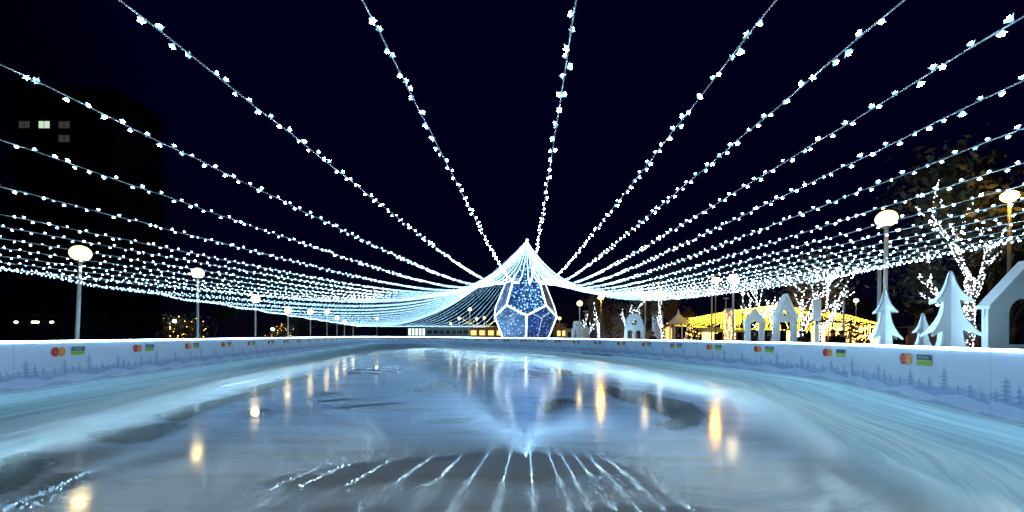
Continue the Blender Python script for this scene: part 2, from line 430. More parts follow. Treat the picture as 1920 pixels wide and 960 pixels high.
# ------------------------------------------------------------------ rink boards
BH = 1.20
def strip_poly(mb, s0, s1, fn0, fn1, off, m, n=24):
    vs = []
    for i in range(n+1):
        s = s0+(s1-s0)*i/n; l = (s-s0)
        vs.append(wall(s, fn0(l), off)); vs.append(wall(s, fn1(l), off))
    mb.add(vs, [(2*i, 2*i+2, 2*i+3, 2*i+1) for i in range(n)], m)
PS = [1.0]
def flat(mb, s0, pts, off, m):
    ca = sum(a for a, h in pts)/len(pts)
    mb.add([wall(s0+ca*PS[0]+(a-ca), h, off) for a, h in pts], [tuple(range(len(pts)))], m)
def printed_fir(mb, s0, c, base, H, w, off, rr, m='ptree'):
    n = max(3, int(H/.075))
    flat(mb, s0, [(c-w*.10, base), (c+w*.10, base), (c+.004, base+H), (c-.004, base+H)], off, m)
    for i in range(n):
        t = i/n; hh = base+H*(.10+.86*t); ww = w*.5*(1-t)**.8*(.75+.5*rr.random())+.010
        d = H/n
        flat(mb, s0, [(c-ww*(.7+.5*rr.random()), hh-d*.35), (c-ww*.3, hh-d*.1), (c+ww*.4, hh-d*.15), (c+ww*(.7+.5*rr.random()), hh-d*.4), (c+ww*.3, hh+d*.45), (c-ww*.25, hh+d*.5)], off+.0004*(i % 3+1), m)
        flat(mb, s0, [(c-ww*.9, hh-d*.12), (c-ww*.2, hh+d*.22), (c+ww*.15, hh+d*.42), (c-ww*.4, hh+d*.35)], off+.002, 'psnow')
def build_board(sa, sb, label, group, detail=True, phase=0.0):
    L = sb-sa; PS[0] = max(1.0, L/3.0); Lq = min(L, 3.0)
    root = empty('rink_board', wall((sa+sb)/2, 0, 0))
    inv = Vector(root.location)
    def fin(mb, name, parent=root):
        mb.v = [(a-inv.x, b-inv.y, c-inv.z) for a, b, c in mb.v]
        return mb.build(name, parent)
    n = 8
    b = MB(); vs = []
    for i in range(n+1):
        s = sa+.004+(L-.008)*i/n
        for h, o in ((.0, 0), (BH-.035, 0), (BH-.035, -.07), (0, -.07)): vs.append(wall(s, h, o))
    fsx = []
    for i in range(n):
        for k in range(4): fsx.append((4*i+k, 4*i+4+k, 4*i+4+(k+1) % 4, 4*i+(k+1) % 4))
    fsx += [(0,1,2,3), (4*n+3,4*n+2,4*n+1,4*n)]
    b.add(vs, fsx, 'board'); pn = fin(b, 'panel')
    b = MB(); vs = []
    for i in range(n+1):
        s = sa+L*i/n
        for h, o in ((BH-.033, .012), (BH, .012), (BH, -.075), (BH-.033, -.075)): vs.append(wall(s, h, o))
    b.add(vs, fsx, 'strip'); fin(b, 'light_strip')
    b = MB(); rr = random.Random(11)
    def hill(a, bb, c, d, e): return lambda l: max(.03, a+bb*math.sin(c*(l+phase)+d)+.018*math.sin(e*l*3+d))
    k = 2*math.pi/3.0
    strip_poly(b, sa+.01, sb-.01, lambda l: .012, hill(.43,.035,k*2,.5,5), .0022, 'hill_c')
    if detail:
        for i in range(26):
            c = .1+i*.108+rr.random()*.05
            if c > Lq-.1: break
            if rr.random() < .75: printed_fir(b, sa, c, .38+.03*rr.random(), .07+.08*rr.random(), .07, .0028, rr, 'ptree_far')
    strip_poly(b, sa+.01, sb-.01, lambda l: .012, hill(.34,.06,k,2.2,7), .0052, 'hill_a')
    strip_poly(b, sa+.01, sb-.01, lambda l: .012, hill(.27,.055,k*2,1.0,4), .0068, 'hill_b')
    if L > 2:
        for c, base, H, w in ((.28,.33,.36,.30),(.52,.33,.26,.22),(.74,.33,.17,.15),(1.36,.34,.34,.20),(1.60,.34,.16,.14),(1.84,.34,.22,.13),(2.16,.36,.43,.26),(2.44,.32,.18,.13),(2.66,.30,.24,.18),(2.86,.31,.14,.12),(.10,.31,.16,.12),(1.05,.31,.18,.14)):
            printed_fir(b, sa, c, base, H*1.15, w*1.5, .0075, rr)
    strip_poly(b, sa+.01, sb-.01, lambda l: .012, hill(.18,.06,k,4.0,6), .0105, 'hill_d')
    strip_poly(b, sa+.01, sb-.01, lambda l: .012, hill(.10,.045,k*2,3.0,8), .0120, 'hill_c')
    if detail:
        for cx, ch, cr in ((2.55,.98,.10),(.35,1.02,.06),(2.8,.72,.05),(.9,.8,.05)):     # printed snowflakes
            if cx > Lq-.15: continue
            for q in range(6):
                a = math.pi*q/6; dx, dz = math.cos(a)*cr, math.sin(a)*cr; px, pz = -math.sin(a)*.004, math.cos(a)*.004
                flat(b, sa, [(cx-dx-px, ch-dz-pz), (cx+dx-px, ch+dz-pz), (cx+dx+px, ch+dz+pz), (cx-dx+px, ch-dz+pz)], .003+.0002*q, 'psnow')
    fin(b, 'winter_print')
    b = MB(); strip_poly(b, sa+.006, sb-.006, lambda l: .006, lambda l: .038, .0145, 'footw', 10); fin(b, 'foot_strip')
    if L > 2:
        c0 = 1.5; r = .125; h0 = .908
        def disc(c, m, off, name):
            q = MB(); flat(q, sa, [(c+r*math.cos(t*math.pi/16), h0+r*math.sin(t*math.pi/16)) for t in range(32)], off, m); return q
        c0 *= PS[0]; PS[0] = 1.0
        d = disc(c0-.42, 'red', .014, 0); disc2 = [(c0-.24+r*math.cos(t*math.pi/16), h0+r*math.sin(t*math.pi/16)) for t in range(32)]
        flat(d, sa, disc2, .015, 'orange')
        w = math.acos(.09/r)
        lens = [(c0-.42+r*math.cos(-w+2*w*t/8), h0+r*math.sin(-w+2*w*t/8)) for t in range(9)]+[(c0-.24-r*math.cos(-w+2*w*t/8), h0-r*math.sin(-w+2*w*t/8)) for t in range(9)]
        flat(d, sa, lens, .016, 'redor')
        fin(d, 'circle_logo')
        p0, p1 = c0+.06, c0+.51
        q = MB(); flat(q, sa, [(p0, .915), (p1, .915), (p1, 1.025), (p0, 1.025)], .0145, 'navy')
        flat(q, sa, [(p0, .80), (p1, .80), (p1, .913), (p0, .913)], .0145, 'lime')
        x = p0+.045
        for i in range(9):                                      # the small pale lettering, too small to read in the picture
            ww = (.020, .026, .022, .030, .022, .026, .020, .028, .022)[i]
            flat(q, sa, [(x, .945), (x+ww*.35, .945), (x+ww*.35, .995), (x, .995)], .016, 'pale')
            hh = (.945, .985, .965)[i % 3]
            flat(q, sa, [(x+ww*.37, hh), (x+ww, hh), (x+ww, hh+.012), (x+ww*.37, hh+.012)], .016, 'pale')
            if i % 2: flat(q, sa, [(x+ww*.75, .945), (x+ww, .945), (x+ww, .995), (x+ww*.75, .995)], .0165, 'pale')
            x += ww+.013
        flat(q, sa, [(p0+.05, .847), (p1-.05, .847), (p1-.05, .868), (p0+.05, .868)], .016, 'limed')
        fin(q, 'name_plaque')
    tag(root, label, 'rink board', group)
sL = s_near((-9.4-.232*9.27, 9.27)); sF = s_near((-15.5,70.2)); sR = s_near((9.35,10.4)); 
left = []; s = sL-3
while s+3 < sF: left.append((s, s+3)); s += 3
sl_end = s
right = []
sQ = s_near((8.05,6.82)); sP = s_near((10.0,14.05))
right[:] = [(sQ, sQ+3.2), (sR, sQ), (sP, sR)]
s = sP
while s-3 > sl_end: right.append((s-3, s)); s -= 3
sr_end = s
for i, (a, b) in enumerate(left):
    if i < 12: lab = 'winter print rink board, %s along the straight left side counting from the left picture edge' % ORD[i]; gp = 'rink boards along the left side'
    else: lab = 'small distant winter print rink board towards the far end of the left side'; gp = 'rink boards at the far end of the left side'
    build_board(a, b, lab, gp, i < 8)
for i, (a, b) in enumerate(right):
    if i < 13: lab = 'winter print rink board, %s along the curved right side counting from the right picture edge' % ORD[i]; gp = 'rink boards along the right side'
    else: lab = 'small distant winter print rink board on the far curve below the lit dome'; gp = 'rink boards on the far curve'
    build_board(a, b, lab, gp, i < 9)
if sr_end-sl_end > .05: build_board(sl_end, sr_end, 'short plain filler rink board in the far left bend', 'rink boards at the far end of the left side', False)
s = sQ+3.2; e = sL-3+WL; nb = max(1, round((e-s)/3)); st = (e-s)/nb
for i in range(nb): build_board(s+i*st, s+(i+1)*st-.0, 'winter print rink board on the near bend closest to the viewer', 'rink boards on the near bend', False)
# dark rubber strip at the foot of the right boards
b = MB(); s0 = s_near((5.75,31.9)); s1 = s_near((7.2,28.3))
strip_poly(b, s0, s1, lambda l: .015, lambda l: .016, .16, 'rubber', 8)
b = MB(); vs = []
for i in range(9):
    s = s0+(s1-s0)*i/8
    for h, o in ((.004,.10),(.05,.10),(.05,.34),(.004,.34)): vs.append(wall(s, h, o))
b.add(vs, [(4*i+k, 4*i+4+k, 4*i+4+(k+1) % 4, 4*i+(k+1) % 4) for i in range(8) for k in range(4)]+[(0,1,2,3),(35,34,33,32)], 'rubber')
tag(b.build('rubber_mat'), 'thin black rubber mat on the ice at the foot of the right boards', 'mat')

# ------------------------------------------------------------------ light canopy
MAST = Vector((1.72, 47.0, 0)); APEX = at(988, 452, 47.0)
OV = np.array([(0,0,1),(1,0,0),(0,1,0),(-1,0,0),(0,-1,0),(0,0,-1)], float)
OF = np.array([(0,1,2),(0,2,3),(0,3,4),(0,4,1),(5,2,1),(5,3,2),(5,4,3),(5,1,4)])
def bulb_cloud(name, pts, dirs, m, parent, r=.019, ln=.028, off=.03, stuff=True):
    pts = np.asarray(pts); dirs = np.asarray(dirs); n = len(pts)
    if n == 0: return None
    a = np.cross(dirs, np.array([.31,.77,.55])); a /= np.linalg.norm(a, axis=1)[:,None]; b = np.cross(dirs, a)
    sc = (.8+.4*nrng.random(n))[:,None,None]
    v = (pts+dirs*off)[:,None,:]+sc*(OV[None,:,0:1]*a[:,None,:]*r+OV[None,:,1:2]*b[:,None,:]*r+OV[None,:,2:3]*dirs[:,None,:]*ln)
    f = (OF[None]+6*np.arange(n)[:,None,None]).reshape(-1, 3)
    me = bpy.data.meshes.new(name)
    me.vertices.add(n*6); me.vertices.foreach_set('co', v.reshape(-1))
    me.loops.add(len(f)*3); me.loops.foreach_set('vertex_index', f.reshape(-1).astype(np.int32))
    me.polygons.add(len(f)); me.polygons.foreach_set('loop_start', (3*np.arange(len(f))).astype(np.int32))
    me.update(calc_edges=True); me.materials.append(M[m])
    o = bpy.data.objects.new(name, me); COL.objects.link(o)
    if parent: o.parent = parent
    if stuff: o['kind'] = 'stuff'
    return o
# one near bulb: flared five-lobed cap on a neck, outer cup imitates the halo
def bulb_proto(seed):
    b = MB(); rr = random.Random(seed)
    b.tube([(0,0,0),(0,0,.014)], .005, 'wire', 6)
    nn = 10
    def cup(prof, m, deep):
        vs = []; fs = []
        lobes = [1.0+rr.uniform(-.15,.15) if k % 2 == 0 else 1.0-deep*rr.uniform(.7,1.2) for k in range(nn)]
        for j, (r, z) in enumerate(prof):
            t = j/(len(prof)-1)
            for k in range(nn):
                a = 2*math.pi*(k+rr.uniform(-.1,.1))/nn; q = 1+(lobes[k]-1)*t
                vs.append((r*q*math.cos(a), r*q*math.sin(a), z+(.006*t if k % 2 == 0 else 0)))
        for j in range(len(prof)-1):
            for k in range(nn): fs.append((j*nn+k, j*nn+(k+1) % nn, (j+1)*nn+(k+1) % nn, (j+1)*nn+k))
        vs.append((0,0,prof[-1][1]-.006)); c = len(vs)-1; o = (len(prof)-1)*nn
        for k in range(nn): fs.append((o+k, o+(k+1) % nn, c))
        fs.append(tuple(range(nn-1, -1, -1)))
        b.add(vs, fs, m)
    cup([(.004,.013),(.009,.022),(.014,.034),(.017,.044)], 'bulb', .35)
    cup([(.006,.0125),(.013,.020),(.023,.030),(.031,.036)], 'halo', .62)
    return b.build('bulb')
PROTO = [bulb_proto(q) for q in (1, 2, 3, 4)]; PUSED = set()
def sample_curve(fn, n=400):
    P = np.array([fn(i/n) for i in range(n+1)])
    d = np.concatenate([[0], np.cumsum(np.linalg.norm(np.diff(P, axis=0), axis=1))])
    return P, d
def make_string(fn, label, group, near=0, spacing=.13, m='bulb_far', name='light_string', cat='light string', wr=.0045, r=.0125):
    P, d = sample_curve(fn)
    root = empty(name, P[0]); o0 = P[0]
    n = int(d[-1]/spacing)
    s = (np.arange(n)+.5)*spacing+nrng.normal(0, spacing*.16, n)
    s = np.clip(s, 0, d[-1]-.02)
    pts = np.stack([np.interp(s, d, P[:,k]) for k in range(3)], 1)
    tan = np.stack([np.interp(s+.1, d, P[:,k])-np.interp(s-.1, d, P[:,k]) for k in range(3)], 1)
    tan /= np.linalg.norm(tan, axis=1)[:,None]+1e-9
    side = np.cross(tan, np.array([0,0,1.])); side /= np.linalg.norm(side, axis=1)[:,None]
    up = np.cross(side, tan)
    ang = np.where(np.arange(n) % 2 == 0, 90, -90)+nrng.normal(0, 48, n); ang = np.radians(ang)
    dirs = side*np.cos(ang)[:,None]+up*np.sin(ang)[:,None]+tan*nrng.normal(0, .35, n)[:,None]
    dirs /= np.linalg.norm(dirs, axis=1)[:,None]
    k = max(24, int(d[-1]/.45)); w = MB()
    idx = np.linspace(0, d[-1], k)
    wp = [np.array([np.interp(q, d, P[:,c]) for c in range(3)])-o0+np.array([0, 0, .008*math.sin(q*5.1)]) for q in idx]
    w.tube(wp, [wr*(1.3 if near > 60 else 1)]*len(wp), 'wire' if near > 60 else 'wire_far', 5, False)
    w.build('wire', root, True)
    mask = np.zeros(n, bool)
    if near:
        inside = []
        for i in range(n):
            x, y, z = pts[i]
            if y > 1.2:
                px = 960+F*x/y; py = 630.4-F*(z-CAMH)/y
                if -30 < px < 1950 and -30 < py: inside.append((math.hypot(x, y), i))
        inside.sort()
        for _, i in inside[:near]:
            mask[i] = True
            v = i % 4
            ob = PROTO[v] if v not in PUSED else PROTO[v].copy()
            if v in PUSED: COL.objects.link(ob)
            PUSED.add(v)
            dz = Vector(dirs[i]); q = dz.to_track_quat('Z', 'Y').to_matrix().to_4x4()
            sc = (.72+.36*nrng.random())*(1-.34*min(1, (pts[i][1]-2)/14))
            ob.matrix_basis = Matrix.Translation(Vector(pts[i]-o0)) @ q @ Matrix.Rotation(nrng.random()*6.28, 4, 'Z') @ Matrix.Scale(sc, 4)
            ob.parent = root
    rest = ~mask
    bulb_cloud('bulb_run', pts[rest]-o0, dirs[rest], m, root, r=r)
    tag(root, label, cat, group)
    return root
def canopy_fn(E, ex=2.4, t0=.13, lift=.0):
    E = Vector(E); D = APEX.z-E.z
    def fn(t):
        p = E.lerp(APEX, t)
        if t > t0: h = E.z+D*((t-t0)/(1-t0))**ex
        else: h = E.z+lift*((t0-t)/t0)**2
        return (p.x, p.y, h)
    return fn
crossR = [(1080,0),(1455,0),(1695,0),(1920,30),(1920,150),(1920,240),(1920,305),(1920,347),(1920,375),(1920,397),(1920,414),(1920,428),(1920,440)]
crossL = [(680,0),(225,0),(0,120),(0,262),(0,350),(0,402),(0,425),(0,447),(0,465),(0,480),(0,492),(0,503)]
labR = ['white fairy light string leaving the top edge just right of the dome',
        'white fairy light string leaving the top edge midway between dome and right corner',
        'white fairy light string overhead, steepest one leaving the top edge near the right corner',
        'white fairy light string meeting the right edge at its very top corner',
        'white fairy light string, second down the right edge below the corner string',
        'white fairy light string, third down the right edge just above the bare tree top',
        'white fairy light string, fourth down the right edge just over the amber lamp']
labL = ['white fairy light string overhead leaving the top edge left of the dome',
        'white fairy light string overhead leaving the top edge at the left corner',
        'white fairy light string, uppermost on the left edge, above the lit tower windows',
        'white fairy light string, second down the left edge, under the lit tower windows',
        'white fairy light string, third down the left edge with wide gaps above and below',
        'white fairy light string, fourth down the left edge, upper of a close pair',
        'white fairy light string, fifth down the left edge, lower of a close pair']
endsR = []; endsL = []
def add_cross(lst, labs, d0, d1, ends, side):
    for i, (x, y) in enumerate(lst):
        dh = d0+(d1-d0)*min(1, i/9.0)
        a, b = ray(x, y); Z = dh/b
        C = Vector((a*Z, Z, CAMH+dh))
        dv = Vector((C.x-MAST.x, C.y-MAST.y, 0)).normalized()
        E = C+dv*1.1; ends.append(E)
        lab = labs[i] if i < len(labs) else 'white fairy light string in the dense lower bundle at the %s edge' % side
        gp = 'separate fairy light strings overhead' if i < len(labs) else 'fairy light strings bundled at the %s edge' % side
        make_string(canopy_fn(E), lab, gp, near=95)
add_cross(crossR, labR, 2.1, 1.72, endsR, 'right')
add_cross(crossL, labL, 2.1, 1.55, endsL, 'left')
# right side, over the boards up to the bend
q = endsR[-1]
for i in range(5):
    t = (i+1)/5
    E = Vector((q.x+(10.6-q.x)*t, q.y+(14.2-q.y)*t, q.z+(3.35-q.z)*t)); endsR.append(E)
    make_string(canopy_fn(E, 2.25), 'white fairy light string dipping from the mast to the posts above the right boards', 'fairy light strings over the right boards', near=80)
z0 = endsL[-1].y+1.0; n = 38
for i in range(n):
    z = z0+(69.5-z0)*i/(n-1)
    E = Vector((-10.3-.232*z, z, 2.95+.05*math.sin(i*2.1))); endsL.append(E)
    make_string(canopy_fn(E), 'white fairy light string dipping from the mast to the posts along the left boards', 'fairy light strings over the left boards', near=0)
for i in range(14):
    x = -25.2+19.8*i/13
    E = Vector((x, 71.2+.5*math.sin(i), 3.0)); endsL.append(E)
    make_string(canopy_fn(E, 2.0), 'white fairy light string running from the mast to the far end behind the dome', 'fairy light strings to the far end', near=0, spacing=.16)
# edge garlands that tie the string ends together
def path_fn(P):
    P = np.array([tuple(p) for p in P]); d = np.concatenate([[0], np.cumsum(np.linalg.norm(np.diff(P, axis=0), axis=1))])
    return lambda t: tuple(np.interp(t*d[-1], d, P[:,k]) for k in range(3))
make_string(path_fn(endsL), 'long white edge garland tying the string ends along the left side and far end', None, near=0, spacing=.07, name='edge_garland')
make_string(path_fn(endsR), 'white edge garland tying the string ends above the right boards', None, near=95, spacing=.07, name='edge_garland')
mroot = empty('canopy_mast', MAST)
MB().tube([(0,0,0),(0,0,APEX.z+.1)], [.14,.09], 'mast', 12).build('pole', mroot, True)
MB().ball((0,0,APEX.z+.1), .16, 'edge', 12, 8).build('finial_light', mroot, True)
tag(mroot, 'tall steel mast rising through the dome with the bright point where all strings meet', 'mast')

# ------------------------------------------------------------------ football-shaped dome
def dome():
    root = empty('light_dome', (MAST.x-.16, MAST.y, 0), 0)
    Rm = 3.72; rb = 2.28
    lv = [0.0, 3.62, 4.78, 8.3]
    def rg(r, z, a0): return [Vector((r*math.sin(R(a0+72*k)), -r*math.cos(R(a0+72*k)), z)) for k in range(5)]
    B = rg(rb, lv[0], 0); LM = rg(Rm, lv[1], 0); UM = rg(Rm, lv[2], 36); TP = rg(rb*.97, lv[3], 36); tip = Vector((0,0,10.3))
    def panel(name, pts, m):
        c = sum(pts, Vector())/len(pts); nrm = (pts[1]-pts[0]).cross(pts[2]-pts[0]).normalized()
        if nrm.dot(Vector((c.x, c.y, 0))) < 0: nrm = -nrm
        vs = [c+(p-c)*.985 for p in pts]; n = len(vs)
        b = MB(); allv = [v-nrm*.01 for v in vs]+[v+nrm*.01 for v in vs]
        b.add(allv, [tuple(range(n-1, -1, -1)), tuple(range(n, 2*n))]+[(i, (i+1) % n, n+(i+1) % n, n+i) for i in range(n)], m)
        b.build(name, root)
    edges = []
    for k in range(5):
        j = (k+1) % 5
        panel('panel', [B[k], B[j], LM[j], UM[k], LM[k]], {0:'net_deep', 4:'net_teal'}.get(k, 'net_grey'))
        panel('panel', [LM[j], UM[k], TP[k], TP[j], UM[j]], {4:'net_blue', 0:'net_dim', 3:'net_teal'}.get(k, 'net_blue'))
        panel('roof_panel', [TP[k], TP[j], tip], 'net_blue')
        edges += [(B[k], LM[k]), (LM[k], UM[k]), (UM[k], LM[j]), (UM[k], TP[k]), (TP[k], TP[j]), (B[k], B[j])]
    edges = [e for e in edges if not (e[0].z > 8 and e[1].z > 8)]
    for a, b in edges: MB().tube([a, b], .085, 'edge', 8).build('frame_tube', root)
    tag(root, 'giant blue lit dome of pentagon nets with white edge tubes behind the far boards', 'dome')
dome()

# ------------------------------------------------------------------ lamps
def lamp(x, y, Z, label, group, rad=.26, m='globe', lean=0.0, arm=0):
    P = at(x, y, Z); root = empty('globe_lamp', (P.x+lean, P.y, -.06))
    dx = -lean; H = P.z+.06
    MB().tube([(0,0,0),(0,0,.5),(.02*dx,0,.52),(dx,0,H-rad*.9)], [.085,.085,.055,.045], 'pole', 12).build('pole', root, True)
    MB().tube([(dx,0,H-rad*1.12),(dx,0,H-rad*.86)], [.07,.11], 'pole_dark', 14).build('collar', root, True)
    MB().ball((dx,0,H), rad, m, 24, 14, .94).build('globe', root, True)
    if arm: MB().tube([(0,0,H-1.2),(arm,0,H-1.2)], .03, 'pole', 8).build('side_arm', root)
    tag(root, label, 'street lamp', group)
GL = 'globe lamps along the left boards'; GR = 'globe lamps beyond the right boards'; GF = 'globe lamps at the far end'
for i, (x, y) in enumerate([(151,475),(371,512),(479,561),(540,582),(582,585),(613,585),(632,596),(646,604),(662,607)]):
    Z = 750*10.7/(786-x)
    lamp(x, y, Z, ['largest glowing globe lamp on the left, slightly leaning pole, under the light strings',
        'second largest globe lamp on the left beside a dark bush with amber lights',
        'third globe lamp along the left boards, level with the lower edge of the light strings'][i] if i < 3 else
        '%s globe lamp along the left boards counting from the left' % ORD[i], GL, lean=-.13 if i == 0 else 0)
for x, y, Z, lab in [(707,597,76,'far globe lamp behind the far boards, leftmost under the dense strings'),(881,580,60,'highest far globe lamp seen through the strings left of the dome'),
        (861,597,76,'far globe lamp above the teal pavilion'),(845,607,86,'lowest far globe lamp by the red roof'),(894,598,76,'far globe lamp over the amber lit hall, left of a close pair'),
        (908,596,80,'far globe lamp over the amber lit hall, right of a close pair'),(957,580,62,'globe lamp glowing through the left net of the dome'),(1049,597,62,'globe lamp just right of the dome')]:
    lamp(x, y, Z, lab, GF)
lamp(1662,410,11.2,'big globe lamp behind the white plywood fir on the right', GR, rad=.245, lean=-.04)
lamp(1375,523,20.5,'globe lamp in front of the yellow light canopy', GR, rad=.26)
lamp(1210,555,28,'globe lamp right of the white barn cutout', GR, rad=.25)
lamp(1087,569,37,'globe lamp behind the small white house cutout right of the dome', GR, rad=.27)
def street(x, y, Z, label, size=.22, m='sodium', arm=0, H0=None):
    P = at(x, y, Z); root = empty('street_light', (P.x-arm, P.y, -.06)); H = P.z+.06
    pts = [(0,0,0),(0,0,H-.05)]+([(arm*.9,0,H+.05)] if arm else [])
    MB().tube(pts, .045, 'pole_dark', 8).build('pole', root, True)
    b = MB(); b.tube([(arm,0,H+size*.95),(arm,0,H+size*.80),(arm,0,H+size*.62)], [.03,size*.4,size*.55], 'pole_dark', 12); b.build('hood', root)
    MB().ball((arm,0,H-.02), size, m, 14, 8, .8).build('bulb_glass', root, True)
    tag(root, label, 'street light', 'sodium and flood street lights')
street(1127,557,44,'amber sodium street light above the twin lit trees', .30)
street(1342,525,34,'amber sodium street light left of the globe lamp by the yellow canopy', .26)
street(1893,367,12.5,'amber sodium street light at the right edge above the plywood house', .20)
street(1605,563,40,'small warm street light left of the big plywood fir', .20, 'floodw')
street(1393,550,36,'small white street light on a thin pole by the yellow canopy', .13, 'floodw', .0)
def flood_pole(x, ytop, Z, label):
    P = at(x, ytop, Z); root = empty('flood_pole', (P.x, P.y, -.06))
    MB().tube([(0,0,0),(0,0,P.z+.06)], [.07,.05], 'pole', 8).build('pole', root, True)
    MB().box((0,0,P.z+.1), (.5,.12,.08), 'pole').build('crossbar', root)
    tag(root, label, 'pole', 'thin unlit poles')
flood_pole(1582,541,24,'thin grey T shaped pole rising over the right end of the yellow canopy')
flood_pole(1335,520,33,'thin grey pole left of the amber street light pole')
flood_pole(1361,560,40,'short thin pole with crossbar over the yellow canopy')
flood_pole(1649,505,14,'thin grey pole beside the large right globe lamp')
flood_pole(1098,585,42,'short thin pole with crossbar beside the small house cutout')

# ------------------------------------------------------------------ plywood firs and houses
def fir_outline(H, W):
    """half outline of one fin, x>=0"""
    prof = [(0,0),(3,.03),(8,.10),(14,.155),(22,.20),(33,.235),(31,.25),(20,.238),(13,.228),(14,.28),(18,.34),(26,.40),(36,.455),(47,.495),(45,.51),(30,.478),(17,.458),
            (19,.54),(24,.61),(34,.68),(48,.74),(60,.775),(58,.79),(36,.76),(24,.74),(26,.85),(30,1),(0,1)]
    return [(x/60*W, H*(1-f)) for x, f in prof]
def ply_fir(x, ytop, Z, W, label, rz=0.2):
    P = at(x, ytop, Z); H = P.z+.06
    root = empty('plywood_fir', (P.x, P.y, -.06), rz)
    o = fir_outline(H, W); t = .018
    for k, a in enumerate((0, 90, 180, 270)):
        b = MB(); b.prism([(px+.02, pz) for px, pz in o], -t, t, 'ply', 'plyedge')
        q = b.build('fin', root); q.rotation_euler.z = R(a)
    MB().box((0,0,H*.47), (.045,.045,H*.94), 'ply', R(45)).build('core_post', root)
    MB().box((0,0,.03), (W*1.1,W*1.1,.05), 'ply').build('base_plate', root)
    tag(root, label, 'fir cutout', 'white plywood fir trees')
ply_fir(1660,540,11.0,.53,'white plywood fir in front of the big globe lamp pole', R(14))
ply_fir(1731,587,10.2,.38,'smallest white plywood fir, tucked left of the tallest one', R(17))
ply_fir(1783,508,9.2,.72,'tallest white plywood fir beside the tree wrapped in lights', R(12))
def arch(cx, w, z0, zs, n=10, pointed=False):
    r = w/2
    pts = [(cx+r, z0), (cx+r, zs)]
    for i in range(1, n): a = math.pi*i/n; pts.append((cx+r*math.cos(a), zs+r*math.sin(a)))
    return pts+[(cx-r, zs), (cx-r, z0)]
def facade_mesh(outer, holes, t, m='ply'):
    """flat board with openings, solid thickness"""
    bm = bmesh.new()
    def loop(pts):
        vs = [bm.verts.new((x, 0, z)) for x, z in pts]
        return [bm.edges.new((vs[i], vs[(i+1) % len(vs)])) for i in range(len(vs))]
    es = loop(outer)
    for h in holes: es += loop(h)
    bmesh.ops.triangle_fill(bm, use_beauty=True, use_dissolve=False, edges=es)
    r = bmesh.ops.extrude_face_region(bm, geom=bm.faces[:])
    bmesh.ops.translate(bm, verts=[v for v in r['geom'] if isinstance(v, bmesh.types.BMVert)], vec=(0, t, 0))
    bmesh.ops.recalc_face_normals(bm, faces=bm.faces[:])
    me = bpy.data.meshes.new('facade'); bm.to_mesh(me); bm.free(); me.materials.append(M[m]); return me
def mobj(name, me, parent, loc=(0,0,0), rz=0):
    o = bpy.data.objects.new(name, me); COL.objects.link(o); o.parent = parent; o.location = loc; o.rotation_euler.z = rz; return o
def house(x0, x1, yeave, yapex, Z, label, holes, depth=.8, rz=0, kind='gable', over=.08, name='house_cutout', m='ply', mull=None, back=True, Zo=None):
    """holes as fractions: list of (type, cx 0..1, cz metres, w, h)"""
    A = at(x0, yeave, Z); B = at(x1, yeave, Z); T = at((x0+x1)/2, yapex, Z)
    w = B.x-A.x; ez = (A.z+B.z)/2+.06; tz = T.z+.06
    root = empty(name, ((A.x+B.x)/2, Z, -.06), rz)
    if kind == 'gable': outer = [(-w/2,0),(w/2,0),(w/2,ez),(0,tz),(-w/2,ez)]
    elif kind == 'barn': outer = [(-w/2,0),(w/2,0),(w/2,ez*.92),(w*.42,ez+(tz-ez)*.45),(w*.26,tz*.985),(0,tz),(-w*.26,tz*.985),(-w*.42,ez+(tz-ez)*.45),(-w/2,ez*.92)]
    elif kind == 'step': outer = [(-w/2,0),(w/2,0),(w/2,ez),(w*.36,ez+.1),(w*.30,tz),(-w*.30,tz),(-w*.36,ez+.1),(-w/2,ez)]
    if Zo:
        q = Z/Zo; zz = lambda v: max(0, CAMH+(v-CAMH)*q) if v > .01 else 0
        holes = [(h[0], h[1]*q, zz(h[2]), h[3]*q, zz(h[2]+h[4])-zz(h[2])) for h in holes]
    hs = []
    for h in holes:
        if h[0] == 'arch': hs.append(arch(h[1], h[3], h[2], h[2]+h[4]-h[3]/2))
        elif h[0] == 'round': hs.append([(h[1]+h[3]/2*math.cos(2*math.pi*i/20), h[2]+h[3]/2*math.sin(2*math.pi*i/20)) for i in range(20)])
        else: hs.append([(h[1]-h[3]/2, h[2]), (h[1]+h[3]/2, h[2]), (h[1]+h[3]/2, h[2]+h[4]), (h[1]-h[3]/2, h[2]+h[4])])
    mobj('front', facade_mesh(outer, hs, .05, m), root)
    if back:
        mobj('back', facade_mesh(outer, [h for h in hs], .05, m), root, (0, depth-.05, 0))
        for sx in (-1, 1):
            MB().box((sx*(w/2-.025), depth/2, ez*.46), (.05, depth-.104, ez*.90), m).build('side_wall', root)
    # roof boards
    if kind == 'gable':
        sl = math.atan2(tz-ez, w/2); ln = math.hypot(tz-ez, w/2)+over
        for sx in (-1, 1):
            t = .05; cs, sn = math.cos(sl), math.sin(sl)
            p = [(0, tz+.012), (sx*ln*cs, tz+.012-ln*sn), (sx*ln*cs, tz+.012-ln*sn+t/cs), (0, tz+.012+t/cs)]
            MB().prism([(a+sx*.002, b) for a, b in p], -.06, (depth if back else .05)+.06, m, m).build('roof_board', root)
    return root
r = house(1853,2006,577,495,8.4,'', [('arch',-.08,1.30,.80,1.12)], depth=.12, over=.06, Zo=9.6, name='house_cutout')
tag(r, 'large white plywood house with a dark arched window at the right edge', 'house cutout', 'white plywood house cutouts')
r = house(1397,1434,606,582,18.5,'', [('arch',0,.0,.50,2.42)], depth=.2, over=.05, back=False, Zo=24)
